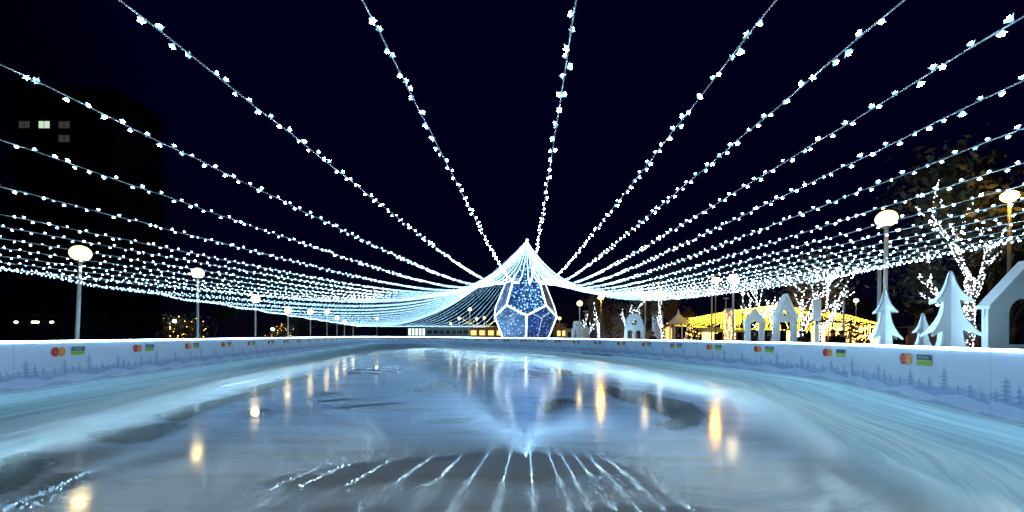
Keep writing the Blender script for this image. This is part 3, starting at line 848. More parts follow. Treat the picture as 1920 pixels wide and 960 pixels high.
tag(r, 'small white pointed plywood house with an open arch framing yellow light', 'house cutout', 'white plywood house cutouts')
r = house(1455,1495,598,556,17,'', [('round',0,2.82,.40,0),('rect',0,0,.72,2.30)], depth=.2, over=.05, Zo=22)
MB().box((0,.025,2.49), (.31,.03,.03), 'ply').build('window_bar', r); MB().box((0,.025,2.49), (.03,.03,.31), 'ply').build('window_bar', r)
b = MB(); b.prism([(-.74,.95),(-.475,2.0),(-.475,.95)], .02, .06, 'ply', 'plyedge'); b.build('side_brace', r)
tag(r, 'tall white plywood house frame with a round gable window and open front', 'house cutout', 'white plywood house cutouts')
r = house(1520,1552,600,566,16.5,'', [('rect',0,0,.36,1.7)], depth=.15, over=.05, rz=R(53))
tag(r, 'white plywood house turned edge on, right of the tall house frame', 'house cutout', 'white plywood house cutouts')
r = house(1171,1208,612,588,28,'', [('round',-.02,2.55,.46,0),('arch',-.34,0,.36,1.95),('arch',.30,0,.40,1.95)], depth=.7, kind='barn', back=False, Zo=31)
MB().box((-.02,.025,2.436), (.42,.03,.05), 'ply').build('window_bar', r); MB().box((-.02,.025,2.436), (.05,.03,.42), 'ply').build('window_bar', r)
tag(r, 'white barn shaped plywood cutout with a cross window and two arches', 'house cutout', 'white plywood house cutouts')
r = house(1074,1093,617,602,38,'', [('rect',-.02,2.42,.22,.20),('arch',-.18,0,.20,2.1)], depth=.9, kind='step')
tag(r, 'small narrow white house cutout nearest the dome', 'house cutout', 'white plywood house cutouts')
r = house(1094,1106,620,612,39,'', [], depth=.6, kind='gable', over=.02)
tag(r, 'low plain grey cutout adjoining the narrow house right of the dome', 'house cutout', 'white plywood house cutouts')
r = house(1228,1244,586,583,33,'', [], depth=.5, kind='step', rz=R(10))
tag(r, 'slim pale plywood column facade left of the orange arch', 'house cutout', 'white plywood house cutouts')
# gazebo
P = at(1272, 605, 36); gz = empty('gazebo', (P.x, 36, -.06))
for sx in (-.55, .55):
    for sy in (-.5, .5): MB().box((sx, sy, 1.28), (.09,.09,2.56), 'ply').build('post', gz)
b = MB(); H = P.z+.06
b.add([(-.75,-.7,H-.1),(.75,-.7,H-.1),(.75,.7,H-.1),(-.75,.7,H-.1),(-.12,-.1,H+.75),(.12,-.1,H+.75),(.12,.1,H+.75),(-.12,.1,H+.75)], [(3,2,1,0),(4,5,6,7),(0,1,5,4),(1,2,6,5),(2,3,7,6),(3,0,4,7)], 'ply'); b.build('roof', gz)
MB().tube([(0,0,H+.75),(0,0,H+1.25)], [.10,.01], 'ply', 8).build('spire', gz)
MB().box((0,-.52,.5), (1.0,.05,.9), 'ply').build('railing', gz)
tag(gz, 'small white open gazebo with a spire before the yellow canopy', 'gazebo')
# orange arch
P = at(1254, 607, 38); ar = empty('lit_arch', (P.x, 38, -.06))
H = P.z+.06
mobj('arch_frame', facade_mesh([(-.45,0)]+[(.45,0),(.45,H-.3),(.2,H),(-.2,H),(-.45,H-.3)], [arch(0,.66,.2,H-.6)], .15, 'wood'), ar)
MB().prism(arch(0,.64,.22,H-.61), .05, .08, 'warmglass').build('backlit_panel', ar)
tag(ar, 'orange backlit wooden arch beside the light wrapped trunk', 'arch')
# white tent, purple lighting in its fabric colour
def tent(xa, xb, xc, yapex, yeave, Z, D, label):
    A = at(xa, yeave, Z); B = at(xb, yeave, Z); T = at(xc, yapex, Z)
    root = empty('event_tent', ((A.x+B.x)/2, Z, -.06)); cx = (A.x+B.x)/2
    pts = []
    n = 8
    for i in range(n+1):
        t = i/n; pts.append((A.x-cx+(T.x-A.x)*t, A.z+(T.z-A.z)*(math.sin(t*math.pi/2)*.6+t*.4)))
    for i in range(1, n+1):
        t = i/n; pts.append((T.x-cx+(B.x-T.x)*t, T.z+(B.z-T.z)*(1-math.cos(t*math.pi/2)*.6-(1-t)*.4)))
    outline = [(A.x-cx-.3, 0)]+pts+[(B.x-cx+.3, 0)]
    MB().prism(outline[::-1], 0, D, 'tent').build('canopy', root)
    for i in range(9):
        b = MB(); px = (A.x-cx)*.75+((B.x-A.x)*.8)*rng.random(); pz = 1.5+rng.random()*(T.z-3.0); q = .10+.10*rng.random()
        b.prism([(px-q,pz),(px,pz-q),(px+q,pz),(px,pz+q)], -.02, -.004, 'tentblue'); b.build('star_mark', root)
    tag(root, label, 'tent')
tent(1116,1196,1157,586,616,62,8,'lavender lit white gabled event tent with dark star marks behind the lit trees')
tent(1212,1262,1236,604,622,66,6,'dim mauve tent low behind the globe lamp by the barn cutout')

# ------------------------------------------------------------------ far buildings and stalls
def hall(name, x0, x1, ytop, Z, D, wallm, label, nwin, winm, roofm='wood_dark', wz=(1.4,2.3), cat='building', roofh=.5):
    A = at(x0, ytop, Z); B = at(x1, ytop, Z); w = B.x-A.x; H = A.z+.06
    root = empty(name, ((A.x+B.x)/2, Z, -.06))
    MB().box((0, D/2, H/2), (w, D, H), wallm).build('wall', root)
    b = MB(); b.add([(-w/2-.3,-.4,H+.004),(w/2+.3,-.4,H+.004),(w/2+.3,D+.4,H+.004),(-w/2-.3,D+.4,H+.004),(-w/2-.3,D/2,H+roofh),(w/2+.3,D/2,H+roofh)], [(3,2,1,0),(0,1,5,4),(2,3,4,5),(1,2,5),(3,0,4)], roofm); b.build('roof', root)
    for i in range(nwin):
        cx = -w/2+w*(i+.5)/nwin; ww = w/nwin*.66
        fr = MB().box((cx,-.03,(wz[0]+wz[1])/2), (ww+.14,.056,wz[1]-wz[0]+.14), 'wood_dark').build('window', root)
        MB().box((cx,-.07,(wz[0]+wz[1])/2), (ww,.02,wz[1]-wz[0]), winm).build('pane', fr)
    tag(root, label, cat)
    return root
hall('timber_hall', 880, 945, 613, 82, 8, 'wood', 'long amber lit timber hall with a row of windows left of the dome', 4, 'warmglass', wz=(1.6,2.6))
hall('glass_pavilion', 800, 879, 614, 80, 6, 'teal', 'pale teal pavilion with small dark windows at the far end', 7, 'darkglass', 'redaw', wz=(1.9,2.5))
hall('lit_kiosk', 765, 798, 616, 82, 4, 'teal', 'small bright cool lit kiosk at the left end of the far buildings', 5, 'coolglass', 'teal', wz=(1.5,2.9), roofh=.2)
hall('timber_hut', 1043, 1062, 611, 60, 5, 'wood', 'brown timber hut right of the dome', 2, 'warmglass', wz=(1.5,2.3))
hall('beige_shed', 1063, 1077, 616, 58, 4, 'render', 'low beige shed between the timber hut and narrow house cutout', 1, 'darkglass', 'render', wz=(1.3,2.0), roofh=.1)
hall('dark_shed', 1833, 1850, 612, 17, 3, 'redaw', 'dark brown shed behind the light wrapped tree at right', 1, 'darkglass', wz=(1.2,1.7), roofh=.2)
def stall(x0, x1, ytop, Z, label, aw='awning', lit='stall_glow'):
    A = at(x0, ytop, Z); B = at(x1, ytop, Z); w = B.x-A.x; H = A.z+.06; D = 2.0
    root = empty('market_stall', ((A.x+B.x)/2, Z, -.06))
    for sx in (-1, 1): MB().box((sx*(w/2-.05), 0, H/2), (.1,.1,H), 'wood').build('post', root)
    MB().box((0,.1,.5), (w-.22,.5,1.0), 'wood').build('counter', root)
    MB().box((0,D,H*.5), (w-.1,.08,H*.92), lit).build('glowing_back_wall', root)  # back wall glows in place of the lighting inside the stall
    b = MB(); b.add([(-w/2-.2,-.5,H-.05),(w/2+.2,-.5,H-.05),(w/2+.2,D+.2,H-.05),(-w/2-.2,D+.2,H-.05),(-w/2+.1,D*.4,H+.45),(w/2-.1,D*.4,H+.45)], [(3,2,1,0),(0,1,5,4),(2,3,4,5),(1,2,5),(3,0,4)], aw); b.build('awning', root)
    tag(root, label, 'market stall', 'market stalls under the yellow lights')
stall(1312,1330,622,44,'cream roofed market stall left of the two thin poles')
stall(1333,1357,621,42,'cream roofed market stall between the two thin poles and the grey column')
stall(1380,1394,622,44,'cream market stall between the globe lamp pole and the arched house cutout')
stall(1500,1524,618,40,'yellow lit stall between the tall house frame and the edge on house', 'wood')
stall(1552,1580,608,36,'orange curtained stall under the right end of the yellow canopy', 'wood_dark', 'stall_glow')
stall(1608,1638,616,38,'orange lit stall with a shelf left of the plywood fir', 'wood')
stall(1672,1702,628,34,'low bright yellow stall right of the plywood fir trunk', 'wood_dark')
# decorated grey column
P = at(1368, 577, 30); gc = empty('round_column', (P.x, 30, -.06))
MB().tube([(0,0,0),(0,0,.5),(0,0,.52),(0,0,P.z)], [.62,.52,.36,.33], 'ply', 20).build('shaft', gc, True)
ang = nrng.random(160)*6.28; hz = 1.3+nrng.random(160)*(P.z-1.4)
dr = np.stack([np.cos(ang), np.sin(ang), 0*ang], 1)
bulb_cloud('light_net', dr*.345+np.stack([0*hz, 0*hz, hz], 1), dr, 'bulb_amber', gc, r=.02, ln=.02, off=.02)
tag(gc, 'grey round column with amber dots in front of the yellow canopy', 'column')
# yellow light canopy
YA = at(1455, 573, 52); yr = empty('yellow_mast', (YA.x, YA.y, -.06))
MB().tube([(0,0,0),(0,0,YA.z+.1)], .09, 'pole', 8).build('pole', yr)
tag(yr, 'mast holding up the yellow light canopy behind the house cutouts', 'mast')
for i in range(84):
    a = 2*math.pi*(i+.5+rng.uniform(-.4,.4))/84; rx = 13.6 if math.cos(a) < 0 else 9.6; ry = 11.0
    E = Vector((YA.x+rx*math.cos(a), YA.y+ry*math.sin(a), 2.9+.8*math.sin(a)+.7*max(0, math.cos(a))))
    def fn(t, E=E):
        p = E.lerp(YA, t); return (p.x, p.y, E.z+(YA.z-E.z)*t**.8+.12*math.sin(9*t+E.x))
    make_string(fn, 'warm yellow light string in the smaller canopy over the market', 'warm yellow light strings over the market', spacing=.22, m='bulb_warm', name='yellow_light_string', r=.030)
ring_pts = [Vector((YA.x+(13.2 if math.cos(a) < 0 else 9.6)*math.cos(a), YA.y+11*math.sin(a), 2.9+.8*math.sin(a)+.7*max(0, math.cos(a)))) for a in [2*math.pi*k/64 for k in range(65)]]
make_string(path_fn(ring_pts), 'yellow edge garland around the rim of the smaller canopy', None, spacing=.12, m='bulb_warm', name='yellow_edge_garland', r=.030)
def curtain(x0, x1, yt0, yt1, yb, Z, n, m, label, rag=.35):
    A = at(x0, yt0, Z); B = at(x1, yt1, Z); zb = at(x0, yb, Z).z
    root = empty('light_curtain', (A.x, A.y, A.z)); w = MB(); bp = []
    for i in range(n):
        t = i/(n-1); top = Vector((B.x-A.x, 0, B.z-A.z))*t; ln = (A.z+top.z-zb)*(1-rag*rng.random())
        top.y = .12*math.sin(i*1.7)
        w.tube([top, top-Vector((0,0,ln))], .004, 'wire_far', 4, False)
        for k in range(int(ln/.13)):
            if rng.random() < .85: bp.append((top.x+rng.gauss(0,.03), top.y-.02, top.z-.13*k-.05*rng.random()))
    w.tube([(0,0,0), (B.x-A.x,0,B.z-A.z)], .012, 'cable', 5)
    w.build('wire', root)
    bulb_cloud('curtain_bulbs', bp, [(0,-1,.05)]*len(bp), m, root, r=.024, ln=.02, off=.01)
    tag(root, label, 'light curtain', 'warm light curtains hanging at the market')
curtain(1286, 1352, 596, 590, 616, 41, 26, 'bulb_warm', 'yellow light curtain right of the gazebo under the canopy rim')
curtain(1352, 1396, 590, 588, 622, 40, 20, 'bulb_warm', 'yellow light curtain behind the round column and globe lamp pole')
curtain(1420, 1462, 592, 592, 626, 34, 20, 'bulb_warm', 'yellow light curtain between the arched and the tall house cutouts')
curtain(1490, 1528, 590, 592, 632, 34, 20, 'bulb_warm', 'yellow light curtain behind the edge on house cutout')
curtain(1543, 1582, 605, 606, 634, 35, 22, 'bulb_amber', 'orange light curtain with ragged lower edge at the orange stall')
curtain(1596, 1640, 612, 610, 640, 34, 20, 'bulb_amber', 'orange light curtain left of the large plywood fir')
# warm garlands over the far halls
def garland(p, q, sag, label, m='bulb_warm', sp=.22, r=.03, group='warm garlands over the far halls'):
    def fn(t):
        v = p.lerp(q, t); return (v.x, v.y, v.z-sag*4*t*(1-t))
    make_string(fn, label, group, spacing=sp, m=m, name='warm_garland', r=r)
garland(at(866,596,80), at(905,610,80), .5, 'warm garland sloping over the left end of the timber hall')
garland(at(868,606,79), at(890,600,79), .3, 'warm garland bunched above the teal pavilion right end')
garland(at(880,611,79), at(942,611,79), .2, 'warm garland along the timber hall eaves', sp=.3)
garland(at(908,610,79), at(930,598,79), .3, 'warm garland rising on the left of the dome')
garland(at(925,598,79), at(944,611,79), .3, 'warm garland falling beside the dome edge')
garland(at(1290,618,40), at(1350,623,40), .3, 'warm garland over the cream stalls', sp=.15)
garland(at(1545,612,35), at(1640,612,37), .3, 'warm garland over the orange stalls', 'bulb_amber', sp=.12)
garland(at(1560,622,35), at(1640,628,37), .2, 'amber garland hanging low across the orange stalls', 'bulb_amber', sp=.1)

# ------------------------------------------------------------------ apartment blocks
def block(x0, x1, ytop, Z, floors, cols, lit, dim, label, D=14, name='apartment_block'):
    A = at(x0, ytop, Z); B = at(x1, ytop, Z); w = B.x-A.x; H = A.z
    root = empty(name, ((A.x+B.x)/2, Z, -.06))
    MB().box((0, D/2, H/2), (w, D, H), 'concrete').build('wall', root)
    MB().box((0, D/2, H+.4), (w+.6, D+.6, .79), 'concrete').build('roof', root)
    fh = H/floors; cw = w/cols
    for f in range(floors):
        for c in range(cols):
            k = (f, c); ww = cw*.55; hh = fh*.5
            cx = -w/2+cw*(c+.5); cz = fh*(f+.55)
            fr = MB().box((cx,-.05,cz), (ww+.3,.096,hh+.3), 'concrete').build('window', root)
            b = MB(); m = 'flatwin' if k in lit else ('flatdim' if k in dim else 'darkglass')
            b.box((cx-ww*.26,-.12,cz), (ww*.46,.03,hh), m); b.box((cx+ww*.26,-.12,cz), (ww*.46,.03,hh), m); b.build('pane', fr)
    tag(root, label, 'apartment block', None)
# tall tower at far left: windows lit near y=235
block(28, 215, 170, 100, 18, 5, {(15,1)}, {(15,0),(15,2),(14,2)}, 'tall dark tower block with one bright window high at the left')
block(-40, 120, 560, 90, 3, 9, set(), {(1,5),(1,6)}, 'low dark block behind the left boards with faint windows', 10)
# one-storey building with a row of lights behind left boards
lb = hall('low_shop', 15, 112, 590, 62, 6, 'concrete', 'low dark shop with three small lit windows behind the left boards', 0, 'coolglass', 'concrete', roofh=.2)
for px, ww in ((31,.5),(67,1.1),(98,.5)):
    P = at(px, 604, 62); fr = MB().box((P.x-lb.location.x,-.03,P.z+.06), (ww+.2,.05,.5), 'wood_dark').build('window', lb)
    MB().box((P.x-lb.location.x,-.07,P.z+.06), (ww,.02,.22), 'floodw').build('pane', fr)

# ------------------------------------------------------------------ trees
def branches(rr, H, r0, levels=3, spread=.55, fork=.35, nb=(3,5)):
    segs = []
    def grow(p, d, ln, r, lv):
        n = 4
        pts = [p]; rad = [r]
        for i in range(n):
            d = (d+Vector((rr.uniform(-.14,.14), rr.uniform(-.14,.14), rr.uniform(-.02,.10)))).normalized()
            p = p+d*(ln/n); pts.append(p); rad.append(r*(1-.45*(i+1)/n))
        segs.append((pts, rad, lv))
        if lv < levels:
            for _ in range(rr.randint(*nb)):
                k = rr.randint(2 if lv == 0 else 1, n); a = rr.uniform(0, 6.28)
                sp = spread*rr.uniform(.6, 1.3)
                nd = (d*math.cos(sp)+Vector((math.cos(a), math.sin(a), .25)).normalized()*math.sin(sp)).normalized()
                grow(pts[k], nd, ln*rr.uniform(.5, .75), rad[k]*.62, lv+1)
    grow(Vector((0,0,0)), Vector((0,0,1)), H*fork, r0, 0)
    return segs
def leaf_cloud(name, centers, n, spread, size, m, parent, seed):
    g2 = np.random.default_rng(seed)
    c = np.array([tuple(p) for p in centers]); idx = g2.integers(0, len(c), n)
    p = c[idx]+g2.normal(0, spread, (n, 3))
    a = g2.normal(size=(n, 3)); a /= np.linalg.norm(a, axis=1)[:,None]
    b = np.cross(a, g2.normal(size=(n, 3))); b /= np.linalg.norm(b, axis=1)[:,None]
    s = size*(.6+.8*g2.random(n))[:,None]
    v = np.stack([p-a*s, p+b*s*.5, p+a*s, p-b*s*.5], 1).reshape(-1, 3)
    f = np.arange(4*n).reshape(-1, 4)
    me = bpy.data.meshes.new(name); me.from_pydata(v.tolist(), [], f.tolist()); me.materials.append(M[m]); me.update()
    o = bpy.data.objects.new(name, me); COL.objects.link(o); o.parent = parent; return o
def lit_tree(x, ytop, Z, label, seed, r0=.10, levels=3, m='bulb_tree', dens=14, leaves=0, fork=.42, spread=.5, leafm='leafb', br=.022, lean=None, maxlv=2, cat='tree', nb=(2,4), lsz=.12):
    P = at(x, ytop, Z); H = P.z+.06; rr = random.Random(seed)
    root = empty('lit_tree', (P.x, P.y, -.06))
    segs = branches(rr, H, r0, levels, spread, fork, nb)
    mz = max(p.z for s in segs for p in s[0]); k = H/mz
    t = MB()
    for pts, rad, lv in segs: t.tube([p*k for p in pts], [max(.008, q) for q in rad], 'bark', 7 if lv < 2 else 5, False)
    t.build('trunk', root, True)
    bp = []; bd = []
    for pts, rad, lv in segs:
        if lv > maxlv: continue
        for i in range(len(pts)-1):
            a, b = pts[i]*k, pts[i+1]*k; ln = (b-a).length; q = a.lerp
            ra = (rad[i]+rad[i+1])/2
            for _ in range(max(1, int(ln*dens*(1+(4.0 if lv == 0 else 1.4 if lv == 1 else .2))))):
                d = Vector((rr.gauss(0,1), rr.gauss(0,1), rr.gauss(0,.5))).normalized()
                p = q(b, rr.random())+d*ra; bp.append(tuple(p)); bd.append(tuple(d))
    bulb_cloud('light_wrap', bp, bd, m, root, r=br*.8, ln=br*.8, off=.015)
    if leaves:
        tips = [p*k for pts, rad, lv in segs if lv >= levels-1 for p in pts[2:]]
        leaf_cloud('crown', tips, leaves, H*.05, lsz, leafm, root, seed)
    tag(root, label, cat, None)
    return root
lit_tree(1107,575,42,'thin tree wrapped in white lights, left of the twin pair by the narrow house', 3, .09, 3, br=.03, dens=8)
lit_tree(1121,560,40,'thin tree wrapped in white lights under the amber lamp, right of the twin pair', 5, .09, 3, br=.03, dens=8, leaves=500)
lit_tree(1170,546,36,'slim tree wrapped in white lights before the lavender lit tent', 9, .10, 3, br=.028, dens=8, leaves=300)
lit_tree(1246,536,31,'tree wrapped in white lights beside the orange arch', 12, .11, 3, br=.026, dens=9, leaves=400)
lit_tree(1432,505,27,'slender lit tree rising left of the tall house frame', 21, .09, 3, br=.022, dens=10, spread=.6)
lit_tree(1452,528,29,'small lit tree between the arched and the tall house cutouts', 23, .08, 3, br=.022, dens=10, spread=.6)
lit_tree(1536,532,27,'spreading lit tree right of the tall house frame', 24, .09, 3, br=.022, dens=9, spread=.75)
lit_tree(1488,470,24.5,'tall tree wrapped in white lights behind the tall house frame', 22, .13, 3, br=.024, dens=13, leaves=700, spread=.7)
lit_tree(1812,325,15.5,'largest tree wrapped in white lights, right of the tallest plywood fir', 31, .20, 3, br=.017, dens=34, leaves=3200, leafm='leaf', fork=.38, spread=.62, maxlv=2, lsz=.13)
def bush(x, ytop, Z, W, label, seed):
    P = at(x, ytop, Z); H = P.z+.06; rr = random.Random(seed)
    root = empty('dark_bush', (P.x, P.y, -.06))
    t = MB(); cs = []
    for i in range(9):
        a = rr.uniform(0, 6.28); q = Vector((math.cos(a)*W*.4*rr.random(), math.sin(a)*W*.4*rr.random(), H*rr.uniform(.5,.92)))
        t.tube([(0,0,0), q*.5+Vector((0,0,.2)), q], [.06,.04,.012], 'bark', 6, False)
        for s in (.5,.7,.85,1.0): cs.append(q*s+Vector((rr.gauss(0,.2), rr.gauss(0,.2), 0)))
    t.build('trunk', root, True)
    leaf_cloud('crown', cs, 2600, W*.13, .10, 'leaf', root, seed)
    bp = [(c.x+rr.gauss(0,W*.16), c.y+rr.gauss(0,W*.16), max(.3, c.z+rr.gauss(0,H*.12))) for c in cs for _ in range(3)]
    bd = [Vector((rr.gauss(0,1), -abs(rr.gauss(0,1)), rr.gauss(0,1))).normalized() for _ in bp]
    bulb_cloud('amber_lights', bp, [tuple(d) for d in bd], 'bulb_amber', root, r=.016, ln=.016)
    tag(root, label, 'bush', 'dark bushes with amber lights')
    return root
bu = bush(340,596,24,2.0,'dark leafy bush with amber lights left of the second globe lamp', 5)
P = at(327,602,23.4); q = MB()
q.tube([at(316,632,23.4)-bu.location, at(318,615,23.4)-bu.location, P-bu.location, at(333,594,23.4)-bu.location], .012, 'bark', 6)
q.build('lit_twig', bu); MB().ball(tuple(P-bu.location), .09, 'floodw', 10, 6).build('twig_lamp', bu)
bu = bush(524,607,36,1.9,'dark leafy bush with amber lights left of the fourth globe lamp', 8)
MB().ball(tuple(at(511,617,35)-bu.location), .11, 'floodw', 10, 6).build('twig_lamp', bu)
def dark_tree(x, ytop, Z, W, label, seed, leafm='leaf', n=3200, grp=None):
    P = at(x, ytop, Z); H = P.z+.06; rr = random.Random(seed)
    root = empty('dark_tree', (P.x, P.y, -.06))
    segs = branches(rr, H, .02*H+.05, 3, .6, .42)
    mz = max(p.z for s in segs for p in s[0]); k = H/mz*.97
    mw = max(abs(p.x) for s in segs for p in s[0])+.01; kw = W/2/mw
    sc = lambda p: Vector((p.x*kw, p.y*kw, p.z*k))
    t = MB()
    for pts, rad, lv in segs: t.tube([sc(p) for p in pts], [max(.012, q) for q in rad], 'bark', 6, False)
    t.build('trunk', root, True)
    leaf_cloud('crown', [sc(p) for pts, rad, lv in segs if lv >= 2 for p in pts[1:]], n, H*.035, H*.022, leafm, root, seed)
    tag(root, label, 'tree', grp)
DT = 'unlit trees behind the market'
for i, (x, y, Z, W, lm, lab) in enumerate([(1148,545,52,6,'leafb','dim autumn tree glowing brown behind the amber street light'),(1190,556,58,6,'leafb','dim brown tree above the lavender lit tent'),
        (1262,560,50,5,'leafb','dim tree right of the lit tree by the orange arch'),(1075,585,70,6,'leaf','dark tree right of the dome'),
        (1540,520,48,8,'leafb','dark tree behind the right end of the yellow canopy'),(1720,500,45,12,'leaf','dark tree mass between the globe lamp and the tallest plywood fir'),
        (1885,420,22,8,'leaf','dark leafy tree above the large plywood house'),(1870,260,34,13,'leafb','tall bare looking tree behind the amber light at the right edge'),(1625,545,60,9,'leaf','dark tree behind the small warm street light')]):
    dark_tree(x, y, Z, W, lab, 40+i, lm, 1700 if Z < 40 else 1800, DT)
DL = 'unlit trees behind the left boards'
for i, (x, y, Z, W, lab) in enumerate([(400,560,48,7,'tall dark tree right of the second globe lamp'),(230,580,55,9,'dark tree between the first two left globe lamps'),(560,590,60,8,'dark tree behind the fourth and fifth left globe lamps'),(660,598,85,9,'far dark tree near the end of the left boards')]):
    dark_tree(x, y, Z, W, lab, 70+i, 'leaf', 2400, DL)
# small decorated firs by the stalls
def deco_fir(x, ytop, Z, W, label, seed, m='bulb_amber', nl=140, needles='fir'):
    P = at(x, ytop, Z); H = P.z+.06; rr = random.Random(seed)
    root = empty('decorated_fir', (P.x, P.y, -.06))
    MB().tube([(0,0,0),(0,0,H)], [.09,.01], 'bark', 8).build('trunk', root)
    cs = []
    t = MB()
    for i in range(150):
        h = H*(.12+.86*rr.random()**1.2); a = rr.uniform(0, 6.28); r = W/2*(1-h/H)*(.75+.35*rr.random())+.05
        tip = Vector((r*math.cos(a), r*math.sin(a), h-.12*r)); t.tube([(0,0,h), tip], [.015,.006], 'bark', 4, False)
        for s in (.35,.6,.8,1.0): cs.append(Vector((0,0,h)).lerp(tip, s))
    t.build('branch', root)
    leaf_cloud('crown', cs, 2600, .05, .09, needles, root, seed)
    bp = []; bd = []
    for _ in range(nl):
        c = cs[rr.randrange(len(cs))]; d = Vector((c.x, c.y, .2)).normalized(); bp.append(tuple(c+d*.05)); bd.append(tuple(d))
    bulb_cloud('tree_lights', bp, bd, m, root, r=.03, ln=.03)
    tag(root, label, 'decorated tree', 'decorated firs by the stalls')
deco_fir(1293,610,40,1.7,'dark red glowing fir right of the gazebo', 4)
deco_fir(1306,617,39,1.6,'dark green fir left of the cream stalls', 6, nl=40)
deco_fir(1596,596,33,2.6,'broad fir full of orange lights left of the large plywood fir', 7, nl=320)
deco_fir(1240,600,36,1.2,'small dark fir behind the light wrapped trunk', 8, nl=10)

# ------------------------------------------------------------------ people behind the boards
def skin_mesh(name, verts, edges, radii, m, sub=2, root=0):
    me = bpy.data.meshes.new(name); me.from_pydata(verts, edges, [])
    o = bpy.data.objects.new(name+'_tmp', me); COL.objects.link(o)
    o.modifiers.new('s', 'SKIN'); o.modifiers.new('u', 'SUBSURF').levels = sub
    for i, r in enumerate(radii): me.skin_vertices[0].data[i].radius = (r, r*.8 if r > .09 else r)
    me.skin_vertices[0].data[root].use_root = True
    dg = bpy.context.evaluated_depsgraph_get()
    res = bpy.data.meshes.new_from_object(o.evaluated_get(dg)); res.name = name
    bpy.data.objects.remove(o); res.materials.clear(); res.materials.append(M[m])
    res.polygons.foreach_set('use_smooth', [True]*len(res.polygons))
    return res
bv = [(0,0,.95),(0,0,1.15),(0,0,1.38),(0,0,1.50),(0,-.01,1.62),(0,0,1.74),
      (.10,0,.90),(.11,-.02,.50),(.11,.02,.09),(.12,-.14,.04),(-.10,0,.90),(-.11,.03,.50),(-.11,.06,.09),(-.12,-.10,.04),
      (.19,0,1.40),(.25,.02,1.13),(.23,-.10,.90),(.22,-.14,.82),(-.19,0,1.40),(-.25,.02,1.13),(-.23,-.10,.90),(-.22,-.14,.82),(0,-.115,1.62)]
be = [(0,1),(1,2),(2,3),(3,4),(4,5),(0,6),(6,7),(7,8),(8,9),(0,10),(10,11),(11,12),(12,13),(2,14),(14,15),(15,16),(16,17),(2,18),(18,19),(19,20),(20,21),(4,22)]
br_ = [.15,.14,.16,.055,.098,.07,.09,.065,.045,.04,.09,.065,.045,.04,.07,.05,.036,.03,.07,.05,.036,.03,.014]
body_me = skin_mesh('body', bv, be, br_, 'skin')
cv = [(0,0,.80),(0,0,1.10),(0,0,1.38),(0,0,1.48),(.19,0,1.40),(.26,.02,1.13),(.23,-.10,.92),(-.19,0,1.40),(-.26,.02,1.13),(-.23,-.10,.92)]
ce = [(0,1),(1,2),(2,3),(2,4),(4,5),(5,6),(2,7),(7,8),(8,9)]
coat_me = skin_mesh('coat', cv, ce, [.20,.19,.195,.09,.095,.075,.06,.095,.075,.06], 'cloth')
coat2 = coat_me.copy(); coat2.materials.clear(); coat2.materials.append(M['cloth2'])
tr_me = skin_mesh('trousers', [(0,0,.92),(.10,0,.88),(.11,-.02,.50),(.11,.02,.12),(-.10,0,.88),(-.11,.03,.50),(-.11,.06,.12)], [(0,1),(1,2),(2,3),(0,4),(4,5),(5,6)], [.16,.105,.085,.065,.105,.085,.065], 'cloth')
def hat_mesh():
    b = MB(); vs = []; fs = []
    n = 16; prof = [(.118,1.655),(.122,1.70),(.112,1.76),(.085,1.81),(.04,1.835)]
    for r, z in prof:
        for k in range(n): vs.append((r*math.cos(2*math.pi*k/n), r*1.05*math.sin(2*math.pi*k/n)+.005, z))
    for j in range(len(prof)-1):
        for k in range(n): fs.append((j*n+k, j*n+(k+1) % n, (j+1)*n+(k+1) % n, (j+1)*n+k))
    fs.append(tuple((len(prof)-1)*n+k for k in range(n)))
    b.add(vs, fs, 'hat'); o = b.build('hat', None, True); me = o.data; bpy.data.objects.remove(o); return me
hat_me = hat_mesh()
for x, Z, rz, c2, sc, lab in [(1415,25.5,30,0,1.05,'person in a dark coat standing inside the small arched house cutout'),(1442,26,-40,0,1.05,'person in a dark coat between the two pointed house cutouts'),
        (1502,23,160,1,1.0,'person in a brown coat right of the tall house frame'),(1562,22,20,0,1.03,'person in a dark coat at the orange stall, left of two'),(1578,22,200,0,1.0,'person in a dark coat at the orange stall, right of two'),
        (1272,37.6,10,0,1.0,'person in a dark coat inside the small gazebo'),(1158,38,90,0,1.0,'person in a dark coat in front of the lavender lit tent'),(1224,30,-20,1,1.0,'person in a brown coat beside the globe lamp right of the barn cutout'),
        (1142,40,0,0,.95,'smaller person in dark clothes left of the one by the lavender lit tent')]:
    p = at(x, 640, Z); o = bpy.data.objects.new('person', body_me); COL.objects.link(o)
    o.location = (p.x, Z, -.06); o.rotation_euler.z = R(rz); o.scale = (sc, sc, sc)
    for nm, me_ in (('coat', coat2 if c2 else coat_me), ('trousers', tr_me), ('hat', hat_me)):
        ch = bpy.data.objects.new(nm, me_); COL.objects.link(ch); ch.parent = o
    tag(o, lab, 'person', 'people standing behind the right boards')

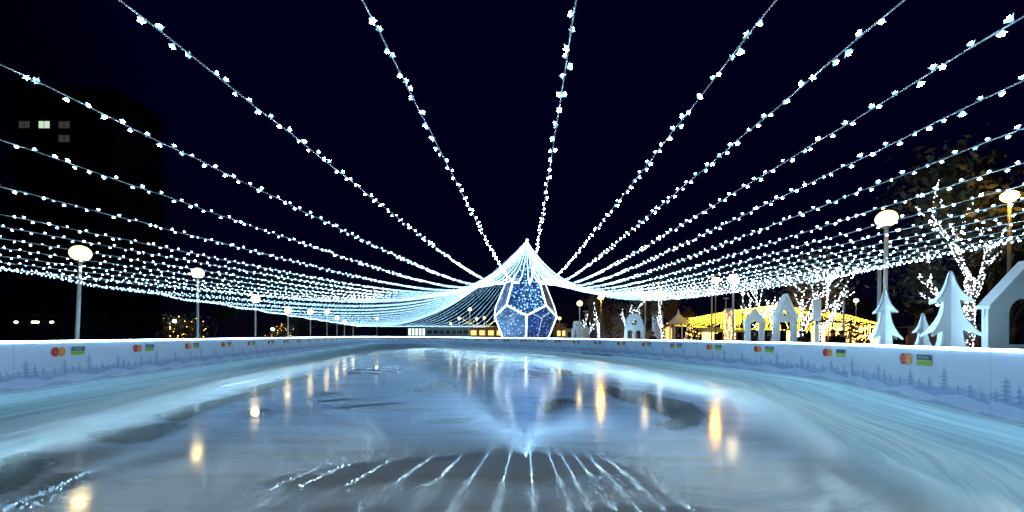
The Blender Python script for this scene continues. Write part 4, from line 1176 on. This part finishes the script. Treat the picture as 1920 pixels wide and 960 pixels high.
# ------------------------------------------------------------------ world, camera, settings
w = bpy.data.worlds.new('World'); scene.world = w; w.use_nodes = True
nt = w.node_tree; bg = nt.nodes['Background']
tc = nt.nodes.new('ShaderNodeTexCoord'); sp = nt.nodes.new('ShaderNodeSeparateXYZ'); nt.links.new(tc.outputs['Generated'], sp.inputs[0])
cr = nt.nodes.new('ShaderNodeValToRGB'); nt.links.new(sp.outputs[2], cr.inputs[0])
cr.color_ramp.elements[0].position = 0.0; cr.color_ramp.elements[0].color = (.0008,.0006,.0018,1)
cr.color_ramp.elements[1].position = .45; cr.color_ramp.elements[1].color = (.00013,.0002,.0042,1)
e = cr.color_ramp.elements.new(.12); e.color = (.0002,.0003,.0036,1)
# sky colour darkened towards the left so the tower outline merges
mr = nt.nodes.new('ShaderNodeMapRange'); mr.interpolation_type = 'SMOOTHSTEP'; mr.inputs[1].default_value = -.74; mr.inputs[2].default_value = -.56; mr.inputs[3].default_value = .22; mr.inputs[4].default_value = 1
nt.links.new(sp.outputs[0], mr.inputs[0])
mx = nt.nodes.new('ShaderNodeMix'); mx.data_type = 'RGBA'; mx.blend_type = 'MULTIPLY'; mx.inputs[0].default_value = 1
nt.links.new(cr.outputs[0], mx.inputs[6]); nt.links.new(mr.outputs[0], mx.inputs[7]); nt.links.new(mx.outputs[2], bg.inputs[0])
bg.inputs[1].default_value = 1.0

cam = bpy.data.cameras.new('camera'); co = bpy.data.objects.new('camera', cam); COL.objects.link(co)
cam.sensor_width = 36; cam.lens = 36*F/1920; cam.shift_y = 150.4/1920; cam.clip_start = .05; cam.clip_end = 2500
co.location = (0, 0, CAMH); co.rotation_euler = (R(90), -math.atan(TILT), 0)
scene.camera = co
scene.render.engine = 'CYCLES'
cy = scene.cycles
cy.use_light_tree = True; cy.use_denoising = True
try: cy.denoiser = 'OPENIMAGEDENOISE'
except Exception: pass
cy.max_bounces = 6; cy.diffuse_bounces = 3; cy.glossy_bounces = 4; cy.transparent_max_bounces = 12; cy.transmission_bounces = 2
cy.caustics_reflective = False; cy.caustics_refractive = False; cy.sample_clamp_indirect = 4; cy.sample_clamp_direct = 0
vs_ = scene.view_settings
vs_.view_transform = 'Standard'; vs_.look = 'None'; vs_.exposure = 1.2; vs_.gamma = 1; vs_.use_curve_mapping = False
